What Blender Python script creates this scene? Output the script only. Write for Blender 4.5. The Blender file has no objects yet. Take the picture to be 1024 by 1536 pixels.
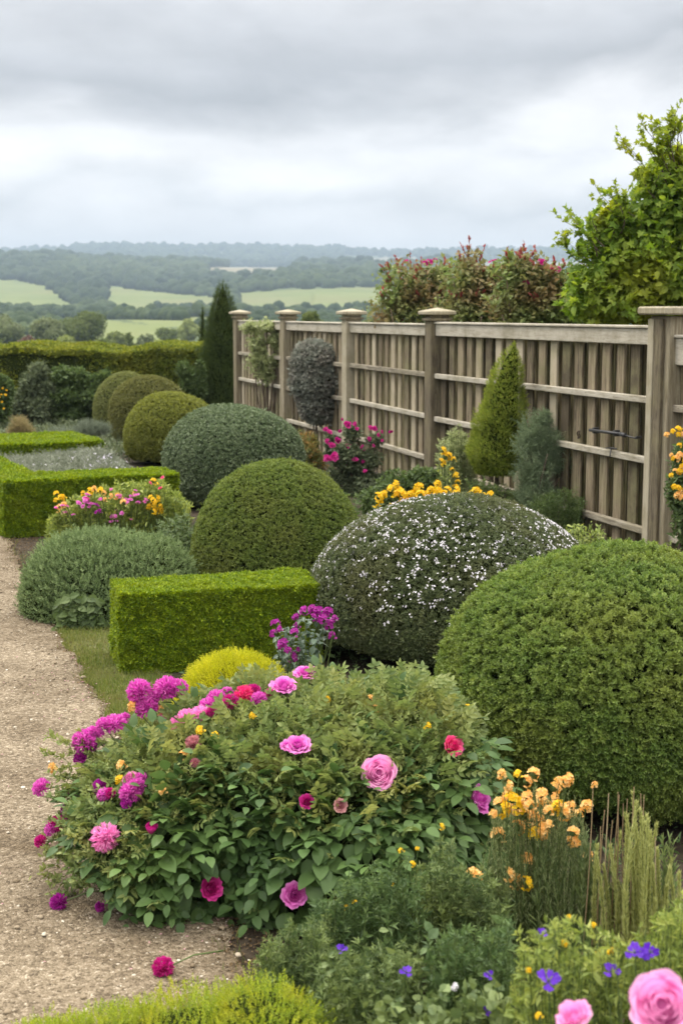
import bpy, math
import numpy as np
from math import radians, sin, cos, tan, atan, pi
from mathutils import Vector, Matrix

# ---------------------------------------------------------------- camera, sky, sun, exposure
scene = bpy.context.scene
COL = scene.collection
EYE = 1.98
FPX = 2133.0                      # focal length in pixels of the 1024 x 1536 photograph
PITCH = atan(298.0 / FPX)
cam_d = bpy.data.cameras.new('camera')
cam = bpy.data.objects.new('camera', cam_d)
COL.objects.link(cam)
cam.location = (0, 0, EYE)
cam.rotation_euler = (pi / 2 - PITCH, 0, 0)
cam_d.sensor_fit = 'VERTICAL'
cam_d.sensor_height = 36
cam_d.sensor_width = 24
cam_d.lens = 36 * FPX / 1536
cam_d.clip_start = 0.05
cam_d.clip_end = 20000
cam_d.dof.use_dof = True
cam_d.dof.focus_distance = 6.3
cam_d.dof.aperture_fstop = 5.0
scene.camera = cam
scene.view_settings.view_transform = 'Standard'
scene.view_settings.look = 'None'
scene.view_settings.exposure = 0.55
scene.view_settings.gamma = 1.0
scene.render.engine = 'CYCLES'
scene.cycles.max_bounces = 6
scene.cycles.diffuse_bounces = 3
scene.cycles.glossy_bounces = 2
scene.cycles.transmission_bounces = 4
scene.cycles.volume_bounces = 0
scene.cycles.use_denoising = True

SUN_EL, SUN_AZ = radians(55), radians(-60)      # azimuth from +Y towards +X
world = bpy.data.worlds.new('World')
scene.world = world
world.use_nodes = True
wn, wl = world.node_tree.nodes, world.node_tree.links
wn.clear()
def N(nodes, t, **kw):
    n = nodes.new(t)
    for k, v in kw.items():
        if k.startswith('i_'):
            n.inputs[k[2:].replace('_', ' ')].default_value = v
        else:
            setattr(n, k, v)
    return n
out = N(wn, 'ShaderNodeOutputWorld')
bg = N(wn, 'ShaderNodeBackground')
sky = N(wn, 'ShaderNodeTexSky', sky_type='NISHITA', sun_disc=False)
sky.sun_elevation = SUN_EL
sky.sun_rotation = SUN_AZ
skys = N(wn, 'ShaderNodeVectorMath', operation='SCALE'); skys.inputs[3].default_value = 0.10
wl.new(sky.outputs[0], skys.inputs[0])
tc = N(wn, 'ShaderNodeTexCoord')
sep = N(wn, 'ShaderNodeSeparateXYZ'); wl.new(tc.outputs['Generated'], sep.inputs[0])
mp = N(wn, 'ShaderNodeMapping'); mp.inputs['Scale'].default_value = (4.5, 4.5, 12.0); mp.inputs['Location'].default_value = (1.3, 0.4, 2.35)
wl.new(tc.outputs['Generated'], mp.inputs[0])
n1 = N(wn, 'ShaderNodeTexNoise'); n1.inputs['Scale'].default_value = 0.9; n1.inputs['Detail'].default_value = 7; n1.inputs['Roughness'].default_value = 0.5
n1.inputs['Distortion'].default_value = 0.35
wl.new(mp.outputs[0], n1.inputs['Vector'])
# banks of cloud lying at different heights in the sky: dark deck above, bright gap, soft veil at the horizon
deck = N(wn, 'ShaderNodeValToRGB')
cr = deck.color_ramp
cr.elements[0].position = 0.0; cr.elements[0].color = (.72, .71, .71, 1)
cr.elements[1].position = 1.0; cr.elements[1].color = (3.1, 3.0, 2.8, 1)
for p, c in ((.05, (.73, .715, .71)), (.076, (.68, .67, .67)), (.087, (.60, .60, .605)), (.104, (.76, .745, .735)), (.122, (.73, .72, .72)), (.14, (.50, .50, .51)), (.157, (.36, .365, .38)), (.175, (.44, .445, .46)), (.21, (.54, .54, .55)), (.30, (.66, .66, .66)), (.6, (2.0, 1.95, 1.85))):
    e = cr.elements.new(p); e.color = (*c, 1)
warp = N(wn, 'ShaderNodeMath', operation='MULTIPLY_ADD'); warp.inputs[1].default_value = 0.15; warp.inputs[2].default_value = -0.075
wl.new(n1.outputs['Fac'], warp.inputs[0])
zz = N(wn, 'ShaderNodeMath', operation='ADD')
wl.new(sep.outputs['Z'], zz.inputs[0]); wl.new(warp.outputs[0], zz.inputs[1])
wl.new(zz.outputs[0], deck.inputs[0])
mp2 = N(wn, 'ShaderNodeMapping'); mp2.inputs['Scale'].default_value = (9.0, 9.0, 21.0); mp2.inputs['Location'].default_value = (4.3, 1.4, 0.3)
wl.new(tc.outputs['Generated'], mp2.inputs[0])
n2 = N(wn, 'ShaderNodeTexNoise'); n2.inputs['Scale'].default_value = 1.0; n2.inputs['Detail'].default_value = 8; n2.inputs['Roughness'].default_value = 0.55
wl.new(mp2.outputs[0], n2.inputs['Vector'])
pf = N(wn, 'ShaderNodeMapRange'); pf.inputs['From Min'].default_value = .3; pf.inputs['From Max'].default_value = .7; pf.inputs['To Min'].default_value = .92; pf.inputs['To Max'].default_value = 1.24
wl.new(n2.outputs['Fac'], pf.inputs['Value'])
cl = N(wn, 'ShaderNodeVectorMath', operation='SCALE')
wl.new(deck.outputs[0], cl.inputs[0]); wl.new(pf.outputs[0], cl.inputs[3])
mx = N(wn, 'ShaderNodeMix', data_type='RGBA'); mx.inputs[0].default_value = 0.96
wl.new(skys.outputs[0], mx.inputs[6]); wl.new(cl.outputs[0], mx.inputs[7])
wl.new(mx.outputs[2], bg.inputs[0]); bg.inputs[1].default_value = 1.0
wl.new(bg.outputs[0], out.inputs[0])

sun_d = bpy.data.lights.new('sun', 'SUN')
sun_d.energy = 1.5
sun_d.angle = radians(14)
sun_d.color = (1.0, 0.93, 0.80)
sun = bpy.data.objects.new('sun', sun_d)
COL.objects.link(sun)
sun.rotation_euler = (Vector((sin(SUN_AZ) * cos(SUN_EL), cos(SUN_AZ) * cos(SUN_EL), sin(SUN_EL)))).to_track_quat('Z', 'Y').to_euler()

# ---------------------------------------------------------------- where photo pixels lie in the garden
def ang(y):
    return PITCH + atan((y - 768.0) / FPX)
def ray(x, y):
    return np.array([(x - 512.0), FPX * cos(PITCH) + (768.0 - y) * sin(PITCH), -FPX * sin(PITCH) + (768.0 - y) * cos(PITCH)])
def G(x, y, z=0.0):
    r = ray(x, y); t = (z - EYE) / r[2]
    return np.array([r[0] * t, r[1] * t, z])
def Dp(x, y, d):
    r = ray(x, y); t = d / r[1]
    return np.array([r[0] * t, d, EYE + r[2] * t])

# ---------------------------------------------------------------- mesh helpers
R = np.random.default_rng(7)
def nrm(v):
    return v / np.maximum(np.linalg.norm(v, axis=-1, keepdims=True), 1e-9)
def rdir(n, rng=R):
    return nrm(rng.normal(size=(n, 3)))
def lump(P, freq, seed, k=7):
    g = np.random.default_rng(seed)
    s = 0
    for i in range(k):
        d = nrm(g.normal(size=3)) * freq * g.uniform(.6, 1.6)
        s = s + np.sin(P @ d + g.uniform(0, 6.28))
    return s / math.sqrt(k)

class Geo:
    """triangles with a per-vertex random value and a material slot"""
    def __init__(s):
        s.V, s.F, s.A, s.M, s.S, s.n = [], [], [], [], [], 0
    def add(s, V, F, a=0.5, m=0, smooth=False):
        V = np.asarray(V, float).reshape(-1, 3); F = np.asarray(F, int).reshape(-1, 3)
        if len(V) == 0: return s
        s.V.append(V); s.F.append(F + s.n)
        s.A.append(np.broadcast_to(np.asarray(a, float), (len(V),)))
        s.M.append(np.full(len(F), m)); s.S.append(np.full(len(F), smooth)); s.n += len(V)
        return s

def root(name, loc, label, cat, group=None):
    o = bpy.data.objects.new(name, None)
    o.empty_display_size = .1
    o.location = Vector(loc); COL.objects.link(o)
    o['label'] = label; o['category'] = cat
    if group: o['group'] = group
    return o

def mk(name, g, mats, parent=None, origin=None, label=None, cat=None, group=None, kind=None):
    V = np.concatenate(g.V); F = np.concatenate(g.F); A = np.concatenate(g.A); M = np.concatenate(g.M); S = np.concatenate(g.S)
    base = np.zeros(3)
    q = parent
    while q is not None:
        base = base + np.array(q.location); q = q.parent
    org = base if origin is None else np.asarray(origin, float)
    me = bpy.data.meshes.new(name)
    me.vertices.add(len(V)); me.vertices.foreach_set('co', (V - org).astype(np.float32).ravel())
    me.loops.add(len(F) * 3); me.loops.foreach_set('vertex_index', F.astype(np.int32).ravel())
    me.polygons.add(len(F)); me.polygons.foreach_set('loop_start', np.arange(0, len(F) * 3, 3, dtype=np.int32))
    me.polygons.foreach_set('material_index', M.astype(np.int32))
    me.polygons.foreach_set('use_smooth', S.astype(bool))
    for m in (mats if isinstance(mats, (list, tuple)) else [mats]): me.materials.append(m)
    at = me.attributes.new('rnd', 'FLOAT', 'POINT'); at.data.foreach_set('value', A.astype(np.float32))
    me.update(); me.validate()
    o = bpy.data.objects.new(name, me); COL.objects.link(o)
    if parent is not None: o.parent = parent
    o.location = Vector(org - base)
    if label: o['label'] = label
    if cat: o['category'] = cat
    if group: o['group'] = group
    if kind: o['kind'] = kind
    return o

def frames(Y, Z):
    """leaf frames: Y along the leaf, Z its face"""
    Y = nrm(Y); X = nrm(np.cross(Y, Z)); Z = np.cross(X, Y)
    return np.stack([X, Y, Z], axis=1)
def frames_z(Z, rng=R):
    Z = nrm(Z); a = rdir(len(Z), rng); X = nrm(np.cross(a, Z)); Y = np.cross(Z, X)
    return np.stack([X, Y, Z], axis=1)
def scatter(g, T, P, Fm, S, rnd=None, m=0, rng=R, smooth=False):
    """copies of the templates T = [(V, F, a)] at P with frames Fm and sizes S"""
    if rnd is None: rnd = rng.random(len(P))
    which = rng.integers(0, len(T), len(P))
    S = np.broadcast_to(np.asarray(S, float), (len(P),))
    for k, (TV, TF, Ta) in enumerate(T):
        i = np.nonzero(which == k)[0]
        if len(i) == 0: continue
        V = P[i][:, None, :] + np.einsum('vj,njk->nvk', TV, Fm[i]) * S[i][:, None, None]
        F = TF[None] + (np.arange(len(i)) * len(TV))[:, None, None]
        A = np.clip(rnd[i][:, None] * .62 + np.broadcast_to(Ta, (len(TV),))[None] * .38, 0, 1)
        g.add(V.reshape(-1, 3), F.reshape(-1, 3), A.ravel(), m, smooth)
    return g

# leaf templates ----------------------------------------------------------
def diamond(w=.5, fold=.08, droop=0.0, wide=.42):
    V = np.array([[0, 0, 0], [w / 2, wide, fold], [0, 1, -droop], [-w / 2, wide, fold]])
    return V, np.array([[0, 1, 2], [0, 2, 3]]), np.full(4, .5)
def leafy(w=.6, fold=.1, droop=.25, n=4, tip=1.3):
    V, F = [], []
    for i in range(n + 1):
        t = i / n
        ww = w / 2 * (sin(pi * t ** .8) ** .75 if 0 < t < 1 else 0) * (1 if t < .6 else 1)
        z = -droop * t * t
        V += [[-ww, t, z + fold * ww * 2], [0, t, z], [ww, t, z + fold * ww * 2]]
    for i in range(n):
        a = i * 3
        for k in (0, 1):
            F += [[a + k, a + k + 1, a + k + 4], [a + k, a + k + 4, a + k + 3]]
    return np.array(V), np.array(F), np.full(len(V), .5)
def lobed(w=1.0):
    """a five-lobed leaf"""
    V = [[0, 0, 0]]
    pts = [(.10, .05), (.42, .12), (.24, .30), (.52, .52), (.20, .58), (.0, 1.0), (-.20, .58), (-.52, .52), (-.24, .30), (-.42, .12), (-.10, .05)]
    for x, y in pts: V.append([x * w, y, .14 * abs(x) - .12 * y * y])
    V[0] = [0, .32, -.03]
    F = [[0, i, i + 1] for i in range(1, len(pts))]
    return np.array(V), np.array(F), np.full(len(V), .5)
def sprig(n, L, w, spread, seed, h=1.0, droop=.1, fold=.1):
    """a short shoot of n leaves growing along +Z"""
    g = np.random.default_rng(seed)
    V, F, A = [], [], []
    d, df, _ = diamond(w, fold, droop)
    for i in range(n):
        t = i / max(n - 1, 1)
        a = i * 2.4 + g.uniform(-.4, .4)
        sp = spread * (1 - .55 * t) * g.uniform(.7, 1.25)
        Y = np.array([cos(a) * sin(sp), sin(a) * sin(sp), cos(sp)])
        Zn = np.array([-cos(a) * cos(sp), -sin(a) * cos(sp), sin(sp)]) + g.normal(size=3) * .25
        fr = frames(Y[None], Zn[None])[0]
        ll = L * g.uniform(.7, 1.15) * (1 - .25 * t)
        V.append(np.array([0, 0, t * h]) + (d @ fr) * ll); F.append(df + 4 * i)
        A.append(np.full(4, g.random()))
    return np.concatenate(V), np.concatenate(F), np.concatenate(A)
SPRIGS = [sprig(8, .62, .55, 1.35, i, .7) for i in range(4)]
SPRIG_S = [sprig(5, .75, .55, 1.2, 10 + i, .5) for i in range(4)]
SPRIG_L = [sprig(3, .95, .62, 1.1, 20 + i, .35) for i in range(4)]
NEEDLE = [sprig(9, .42, .28, .9, 30 + i, 1.0) for i in range(3)]
FERNY = [sprig(11, .40, .22, 1.05, 40 + i, 1.3) for i in range(4)]

def tube(g, pts, rad, sides=6, a=.5, m=0, cap=True, smooth=True):
    pts = np.asarray(pts, float); n = len(pts)
    rad = np.broadcast_to(np.asarray(rad, float), (n,))
    tg = nrm(np.gradient(pts, axis=0))
    ref = np.array([0.31, .2, .93]) if abs(tg[0][2]) < .8 else np.array([1., .1, 0])
    X = nrm(np.cross(tg, ref)); Y = np.cross(tg, X)
    th = np.arange(sides) * 2 * pi / sides
    V = pts[:, None] + rad[:, None, None] * (np.cos(th)[None, :, None] * X[:, None] + np.sin(th)[None, :, None] * Y[:, None])
    F = []
    for i in range(n - 1):
        for k in range(sides):
            p, q = i * sides + k, i * sides + (k + 1) % sides
            F += [[p, q, q + sides], [p, q + sides, p + sides]]
    V = V.reshape(-1, 3)
    if cap:
        V = np.concatenate([V, pts[[0]], pts[[-1]]]); c0 = n * sides
        for k in range(sides):
            F += [[c0, (k + 1) % sides, k], [c0 + 1, (n - 1) * sides + k, (n - 1) * sides + (k + 1) % sides]]
    g.add(V, F, a, m, smooth)
def stems(g, B, T, r0, r1, bend=.0, m=0, seg=4, rng=R):
    """many thin three-sided stems from B to T; returns the curve points (n, seg+1, 3)"""
    n = len(B); t = np.linspace(0, 1, seg + 1)[None, :, None]
    off = rng.normal(size=(n, 3)) * bend; off[:, 2] *= .3
    C = B[:, None] * (1 - t) + T[:, None] * t + off[:, None] * np.sin(pi * t)
    th = np.arange(3) * 2 * pi / 3
    rad = (r0 * (1 - t) + r1 * t)
    ring = np.stack([np.cos(th), np.sin(th), 0 * th], 1)
    V = C[:, :, None, :] + rad[:, :, None] * ring[None, None]
    F = []
    for i in range(seg):
        for k in range(3):
            p, q = i * 3 + k, i * 3 + (k + 1) % 3
            F += [[p, q, q + 3], [p, q + 3, p + 3]]
    F = np.array(F)
    FF = F[None] + (np.arange(n) * (seg + 1) * 3)[:, None, None]
    g.add(V.reshape(-1, 3), FF.reshape(-1, 3), np.repeat(rng.random(n), (seg + 1) * 3), m, True)
    return C
def along(C, k, t0=.1, t1=1.0, rng=R):
    """k points on each curve with tangents"""
    n, s, _ = C.shape
    t = rng.uniform(t0, t1, (n, k)) * (s - 1)
    i = np.minimum(t.astype(int), s - 2); f = (t - i)[..., None]
    a = C[np.arange(n)[:, None], i]; b = C[np.arange(n)[:, None], i + 1]
    return (a * (1 - f) + b * f).reshape(-1, 3), nrm(b - a).reshape(-1, 3), (t / (s - 1)).reshape(-1)

def box(g, c, s, rz=0.0, a=.5, m=0, axes=None, bev=0.0):
    """a box with centre c, full sizes s; chamfered when bev > 0"""
    hx, hy, hz = np.array(s, float) / 2
    if bev <= 0:
        v = np.array([[x, y, z] for x in (-hx, hx) for y in (-hy, hy) for z in (-hz, hz)])
        f = [[0, 1, 3], [0, 3, 2], [4, 6, 7], [4, 7, 5], [0, 4, 5], [0, 5, 1], [2, 3, 7], [2, 7, 6], [0, 2, 6], [0, 6, 4], [1, 5, 7], [1, 7, 3]]
    else:
        oc = lambda x, y, b: [[-x + b, -y], [x - b, -y], [x, -y + b], [x, y - b], [x - b, y], [-x + b, y], [-x, y - b], [-x, -y + b]]
        lv = [(-hz, bev * 2), (-hz + bev, bev), (hz - bev, bev), (hz, bev * 2)]
        v = []
        for k, (z, b) in enumerate(lv):
            ins = bev if k in (0, 3) else 0
            v += [[p[0], p[1], z] for p in oc(hx - ins, hy - ins, bev)]
        v = np.array(v); f = []
        for L in range(3):
            for k in range(8):
                p, q = L * 8 + k, L * 8 + (k + 1) % 8
                f += [[p, q, q + 8], [p, q + 8, p + 8]]
        for k in range(1, 7):
            f.append([0, k + 1, k]); f.append([24, 24 + k, 24 + k + 1])
    if axes is None:
        axes = np.array([[cos(rz), sin(rz), 0], [-sin(rz), cos(rz), 0], [0, 0, 1]])
    g.add(np.asarray(c) + v @ axes, f, a, m, False)

def sphere_v(nu=20, nv=12):
    V = [[0, 0, 1.0]]
    for j in range(1, nv):
        for i in range(nu):
            a, b = 2 * pi * i / nu, pi * j / nv
            V.append([cos(a) * sin(b), sin(a) * sin(b), cos(b)])
    V.append([0, 0, -1.0]); F = []
    for i in range(nu): F.append([0, 1 + i, 1 + (i + 1) % nu])
    for j in range(nv - 2):
        for i in range(nu):
            p, q = 1 + j * nu + i, 1 + j * nu + (i + 1) % nu
            F += [[p, p + nu, q + nu], [p, q + nu, q]]
    l = len(V) - 1
    for i in range(nu): F.append([l, l - nu + (i + 1) % nu, l - nu + i])
    return np.array(V), np.array(F)

# ---------------------------------------------------------------- materials
def base_mat(name):
    m = bpy.data.materials.new(name); m.use_nodes = True
    nt = m.node_tree; nt.nodes.clear()
    return m, nt.nodes, nt.links
def ramp(nodes, cols, pos=None):
    r = nodes.new('ShaderNodeValToRGB'); e = r.color_ramp.elements
    pos = pos or [i / (len(cols) - 1) for i in range(len(cols))]
    e[0].position = pos[0]; e[0].color = (*cols[0], 1)
    e[1].position = pos[-1]; e[1].color = (*cols[-1], 1)
    for p, c in zip(pos[1:-1], cols[1:-1]):
        k = e.new(p); k.color = (*c, 1)
    return r
def leafmat(name, cols, trans=.35, rough=.5, spec=.35, alt=None, altscale=3.0, altamt=.5, tcol=None, pos=None):
    """leaf or petal: colour from the leaf's own random value, drifting in patches towards alt"""
    m, n, l = base_mat(name)
    at = N(n, 'ShaderNodeAttribute', attribute_name='rnd')
    r = ramp(n, cols, pos); l.new(at.outputs['Fac'], r.inputs[0])
    col = r.outputs[0]
    if alt:
        t = N(n, 'ShaderNodeTexCoord'); nz = N(n, 'ShaderNodeTexNoise'); nz.inputs['Scale'].default_value = altscale; nz.inputs['Detail'].default_value = 3
        l.new(t.outputs['Object'], nz.inputs['Vector'])
        mr = N(n, 'ShaderNodeMapRange'); mr.inputs['From Min'].default_value = .45; mr.inputs['From Max'].default_value = .68; mr.inputs['To Max'].default_value = altamt
        l.new(nz.outputs['Fac'], mr.inputs['Value'])
        mixc = N(n, 'ShaderNodeMix', data_type='RGBA'); l.new(mr.outputs[0], mixc.inputs[0]); l.new(col, mixc.inputs[6]); mixc.inputs[7].default_value = (*alt, 1)
        col = mixc.outputs[2]
    p = N(n, 'ShaderNodeBsdfPrincipled'); p.inputs['Roughness'].default_value = rough; p.inputs['Specular IOR Level'].default_value = spec
    l.new(col, p.inputs['Base Color'])
    tr = N(n, 'ShaderNodeBsdfTranslucent')
    hs = N(n, 'ShaderNodeHueSaturation'); hs.inputs['Hue'].default_value = .49; hs.inputs['Saturation'].default_value = 1.1; hs.inputs['Value'].default_value = 1.5
    l.new(col, hs.inputs['Color']); l.new(hs.outputs[0], tr.inputs[0])
    ms = N(n, 'ShaderNodeMixShader'); ms.inputs[0].default_value = trans
    l.new(p.outputs[0], ms.inputs[1]); l.new(tr.outputs[0], ms.inputs[2])
    o = N(n, 'ShaderNodeOutputMaterial'); l.new(ms.outputs[0], o.inputs[0])
    return m
def roughmat(name, cols, scale=20.0, detail=6, rough=.9, bump=.3, bscale=60.0, stretch=(1, 1, 1), spec=.2, rnd=.0, coords='Object', alt=None, altscale=2.0, dist=.01):
    """bark, soil and the like: noise colour with bump"""
    m, n, l = base_mat(name)
    t = N(n, 'ShaderNodeTexCoord'); mp_ = N(n, 'ShaderNodeMapping'); mp_.inputs['Scale'].default_value = stretch
    l.new(t.outputs[coords], mp_.inputs[0])
    nz = N(n, 'ShaderNodeTexNoise'); nz.inputs['Scale'].default_value = scale; nz.inputs['Detail'].default_value = detail; nz.inputs['Roughness'].default_value = .65
    l.new(mp_.outputs[0], nz.inputs['Vector'])
    fac = nz.outputs['Fac']
    if rnd:
        at = N(n, 'ShaderNodeAttribute', attribute_name='rnd')
        ad = N(n, 'ShaderNodeMath', operation='MULTIPLY_ADD'); ad.inputs[1].default_value = rnd; l.new(at.outputs['Fac'], ad.inputs[0])
        ad2 = N(n, 'ShaderNodeMath', operation='SUBTRACT'); l.new(nz.outputs['Fac'], ad2.inputs[0]); ad2.inputs[1].default_value = rnd / 2
        l.new(ad2.outputs[0], ad.inputs[2]); fac = ad.outputs[0]
    r = ramp(n, cols, [.28 + .44 * i / (len(cols) - 1) for i in range(len(cols))]); l.new(fac, r.inputs[0])
    col = r.outputs[0]
    if alt:
        n3 = N(n, 'ShaderNodeTexNoise'); n3.inputs['Scale'].default_value = altscale; n3.inputs['Detail'].default_value = 5; l.new(t.outputs[coords], n3.inputs['Vector'])
        mr = N(n, 'ShaderNodeMapRange'); mr.inputs['From Min'].default_value = .48; mr.inputs['From Max'].default_value = .66; mr.inputs['To Max'].default_value = .75
        l.new(n3.outputs['Fac'], mr.inputs['Value'])
        mixc = N(n, 'ShaderNodeMix', data_type='RGBA'); l.new(mr.outputs[0], mixc.inputs[0]); l.new(col, mixc.inputs[6]); mixc.inputs[7].default_value = (*alt, 1)
        col = mixc.outputs[2]
    p = N(n, 'ShaderNodeBsdfPrincipled'); p.inputs['Roughness'].default_value = rough; p.inputs['Specular IOR Level'].default_value = spec
    l.new(col, p.inputs['Base Color'])
    if bump:
        n2 = N(n, 'ShaderNodeTexNoise'); n2.inputs['Scale'].default_value = bscale; n2.inputs['Detail'].default_value = 5; l.new(mp_.outputs[0], n2.inputs['Vector'])
        b = N(n, 'ShaderNodeBump'); b.inputs['Strength'].default_value = bump; b.inputs['Distance'].default_value = dist
        l.new(n2.outputs['Fac'], b.inputs['Height']); l.new(b.outputs[0], p.inputs['Normal'])
    o = N(n, 'ShaderNodeOutputMaterial'); l.new(p.outputs[0], o.inputs[0])
    return m

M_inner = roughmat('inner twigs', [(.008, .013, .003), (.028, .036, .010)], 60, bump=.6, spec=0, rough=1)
M_bark = roughmat('bark', [(.05, .035, .025), (.16, .12, .09)], 25, bump=.8, stretch=(1, 1, .25))
M_stem = leafmat('green stem', [(.05, .09, .02), (.12, .16, .05)], .0, .6)
M_twig = roughmat('twig', [(.06, .045, .03), (.20, .15, .10)], 40, bump=.2)

# ---------------------------------------------------------------- things of clipped foliage
def under_f(z):
    """below its widest line a clipped dome keeps nearly its full girth"""
    return np.where(z < 0, np.sqrt((1 - np.abs(z) ** 4) / np.maximum(1 - z * z, 1e-4)), 1.0)
def clump_points(cen, rad, h, n_cl, n_sp, seed, zc=.42, bob=.02, sp=.5, lum=.02, lfreq=6.0, under=.5):
    """sprig positions and directions over a clipped dome that stands on the ground at cen"""
    g = np.random.default_rng(seed)
    zcen = h * zc; rz_up = h - zcen
    i_ = np.arange(n_cl * 1.25); zz_ = 1 - 2 * (i_ + .5) / len(i_); ph_ = i_ * 2.39996
    d = np.stack([np.cos(ph_) * np.sqrt(1 - zz_ ** 2), np.sin(ph_) * np.sqrt(1 - zz_ ** 2), zz_], 1)
    d = nrm(d + g.normal(size=d.shape) * .55 / math.sqrt(n_cl)); d = d[d[:, 2] > -.86]
    def surf(d):
        rz = np.where(d[:, 2] > 0, rz_up, zcen * 1.12)
        hf = under_f(d[:, 2])
        P = np.stack([d[:, 0] * rad[0] * hf, d[:, 1] * rad[1] * hf, d[:, 2] * rz], 1)
        nn = nrm(np.stack([d[:, 0] / rad[0], d[:, 1] / rad[1], d[:, 2] / rz], 1))
        return P + nn * (lump(P, lfreq, seed + 5)[:, None] * lum), nn
    cs, cn = surf(d)
    k = g.integers(0, len(d), n_sp)
    spr = math.sqrt(2 * pi * rad[0] * rad[1] * 1.4 / n_cl) * sp
    off = g.normal(size=(n_sp, 3)) * spr
    off -= (off * cn[k]).sum(1, keepdims=True) * cn[k]
    dd = np.linalg.norm(off, axis=1)
    d2 = nrm((cs[k] + off) / np.array([rad[0], rad[1], rz_up]))
    P, nn = surf(d2)
    # keep only what lies above the ground
    hgt = bob * (1 - (dd / (spr * 1.3)) ** 2).clip(-1.3, 1) + g.normal(size=n_sp) * bob * .3
    P = P + nn * hgt[:, None]
    stray = g.random(n_sp) < .012; P = P + nn * (stray * g.uniform(.0, .03, n_sp))[:, None]
    D = nrm(nn + off / spr * .45 + g.normal(size=(n_sp, 3)) * .28 + np.array([0, 0, .25]))
    rndc = g.random(len(d))[k]
    P = P + np.array([cen[0], cen[1], zcen])
    ok = P[:, 2] > .015
    return P[ok], D[ok], (rndc * .5 + g.random(n_sp) * .5)[ok], zcen, rz_up
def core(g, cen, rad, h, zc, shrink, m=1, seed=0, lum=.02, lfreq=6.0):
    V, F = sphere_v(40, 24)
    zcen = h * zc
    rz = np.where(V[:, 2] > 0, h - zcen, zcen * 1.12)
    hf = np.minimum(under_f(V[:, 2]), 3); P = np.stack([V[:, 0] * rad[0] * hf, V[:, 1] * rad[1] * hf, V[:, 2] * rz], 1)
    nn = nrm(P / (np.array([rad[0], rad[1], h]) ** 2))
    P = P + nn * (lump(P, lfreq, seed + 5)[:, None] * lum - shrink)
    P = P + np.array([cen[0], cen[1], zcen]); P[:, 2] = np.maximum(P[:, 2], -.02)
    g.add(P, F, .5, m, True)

DOMES = 'clipped evergreen domes'
def dome(name, cx, d, top, halfw, leaf_m, label, n_cl, n_sp, size, T, bob=.02, zc=.42, seed=1, ry=1.0, shrink=.03, cat='shrub', group=DOMES, sp=.5, lum=.02, lfreq=6, inner=None):
    c = Dp(cx, (top + 850) / 2, d); cen = np.array([c[0], d, 0.0])
    r = halfw / FPX * d * 1.01
    h = Dp(cx, top, d)[2]
    rt = root(name, cen, label, cat, group)
    g = Geo()
    P, D, rn, zcen, rz = clump_points(cen, (r - bob, r * ry - bob), h - bob, n_cl, n_sp, seed, zc, bob, sp, lum, lfreq)
    scatter(g, T, P - D * size * .5, frames_z(D), size * R.uniform(.75, 1.25, len(P)), rn)
    core(g, cen, (r - bob, r * ry - bob), h - bob, zc, shrink, 1, seed, lum, lfreq)
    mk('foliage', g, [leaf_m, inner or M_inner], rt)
    tg = Geo(); tube(tg, [cen + [0, 0, -.03], cen + [.01, 0, h * .3]], [.03, .02], 8); mk('trunk', tg, M_bark, rt)
    return rt, cen, r, h

L_right = leafmat('light box leaves', [(.052, .095, .018), (.135, .205, .042), (.29, .35, .09)], .32, .5, .3, alt=(.22, .24, .05), altscale=2.5)
L_white = leafmat('small dull leaves', [(.04, .058, .022), (.088, .115, .045), (.16, .18, .085)], .28, .5, .3, alt=(.13, .12, .05), altscale=3)
L_olive = leafmat('olive box leaves', [(.052, .085, .014), (.125, .175, .034), (.24, .29, .07)], .3, .5, .3, alt=(.17, .18, .045))
L_dark = leafmat('grey green leaves', [(.045, .07, .03), (.12, .165, .08), (.30, .35, .21)], .2, .4, .4, alt=(.14, .18, .09))
L_yol = leafmat('yellow olive leaves', [(.09, .11, .02), (.19, .21, .04), (.28, .29, .07)], .3, .5, .3)
L_yol2 = leafmat('pale olive leaves', [(.09, .11, .035), (.17, .19, .06), (.25, .26, .10)], .3, .5, .3)
L_brn = leafmat('bronze olive leaves', [(.075, .085, .022), (.15, .155, .045), (.23, .23, .085)], .3, .5, .3)

dome('boxwood_dome', 922, 5.80, 822, 268, L_right, 'large clipped light green boxwood dome at the right edge, nearest of the domes', 1500, 80000, .025, SPRIGS, bob=.022, zc=.40, seed=11, shrink=.05, sp=.46)
wd, wcen, wr, wh = dome('flowering_dome', 681, 8.25, 744, 224, L_white, 'dark clipped dome dotted all over with tiny white flowers', 2200, 64000, .024, SPRIG_S, bob=.016, zc=.30, seed=12, shrink=.045)
dome('boxwood_dome', 419, 9.95, 692, 135, L_olive, 'smooth olive green clipped dome rising behind the low square hedge', 2600, 60000, .022, SPRIG_S, bob=.010, zc=.26, seed=13, shrink=.04, lum=.012)
dome('grey_leaved_dome', 351, 14.8, 606, 104, L_dark, 'dark grey green clipped dome, fourth along the row from the front', 1900, 44000, .028, SPRIG_L, bob=.014, zc=.45, seed=14, shrink=.04, lum=.015)
dome('boxwood_dome', 260, 19.0, 587, 71, L_yol, 'yellowish green clipped dome behind the flower bed in the hedge square', 1100, 26000, .030, SPRIG_L, bob=.012, zc=.45, seed=15, shrink=.04, lum=.012)
dome('boxwood_dome', 226, 21.6, 563, 60, L_brn, 'brownish clipped dome, second from the far end of the row', 1000, 20000, .032, SPRIG_L, bob=.012, zc=.45, seed=16, shrink=.04, lum=.012)
dome('boxwood_dome', 192, 23.6, 557, 49, L_yol2, 'farthest and smallest clipped dome, half behind the brownish one', 1000, 16000, .032, SPRIG_L, bob=.012, zc=.45, seed=17, shrink=.04, lum=.012)

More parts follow.
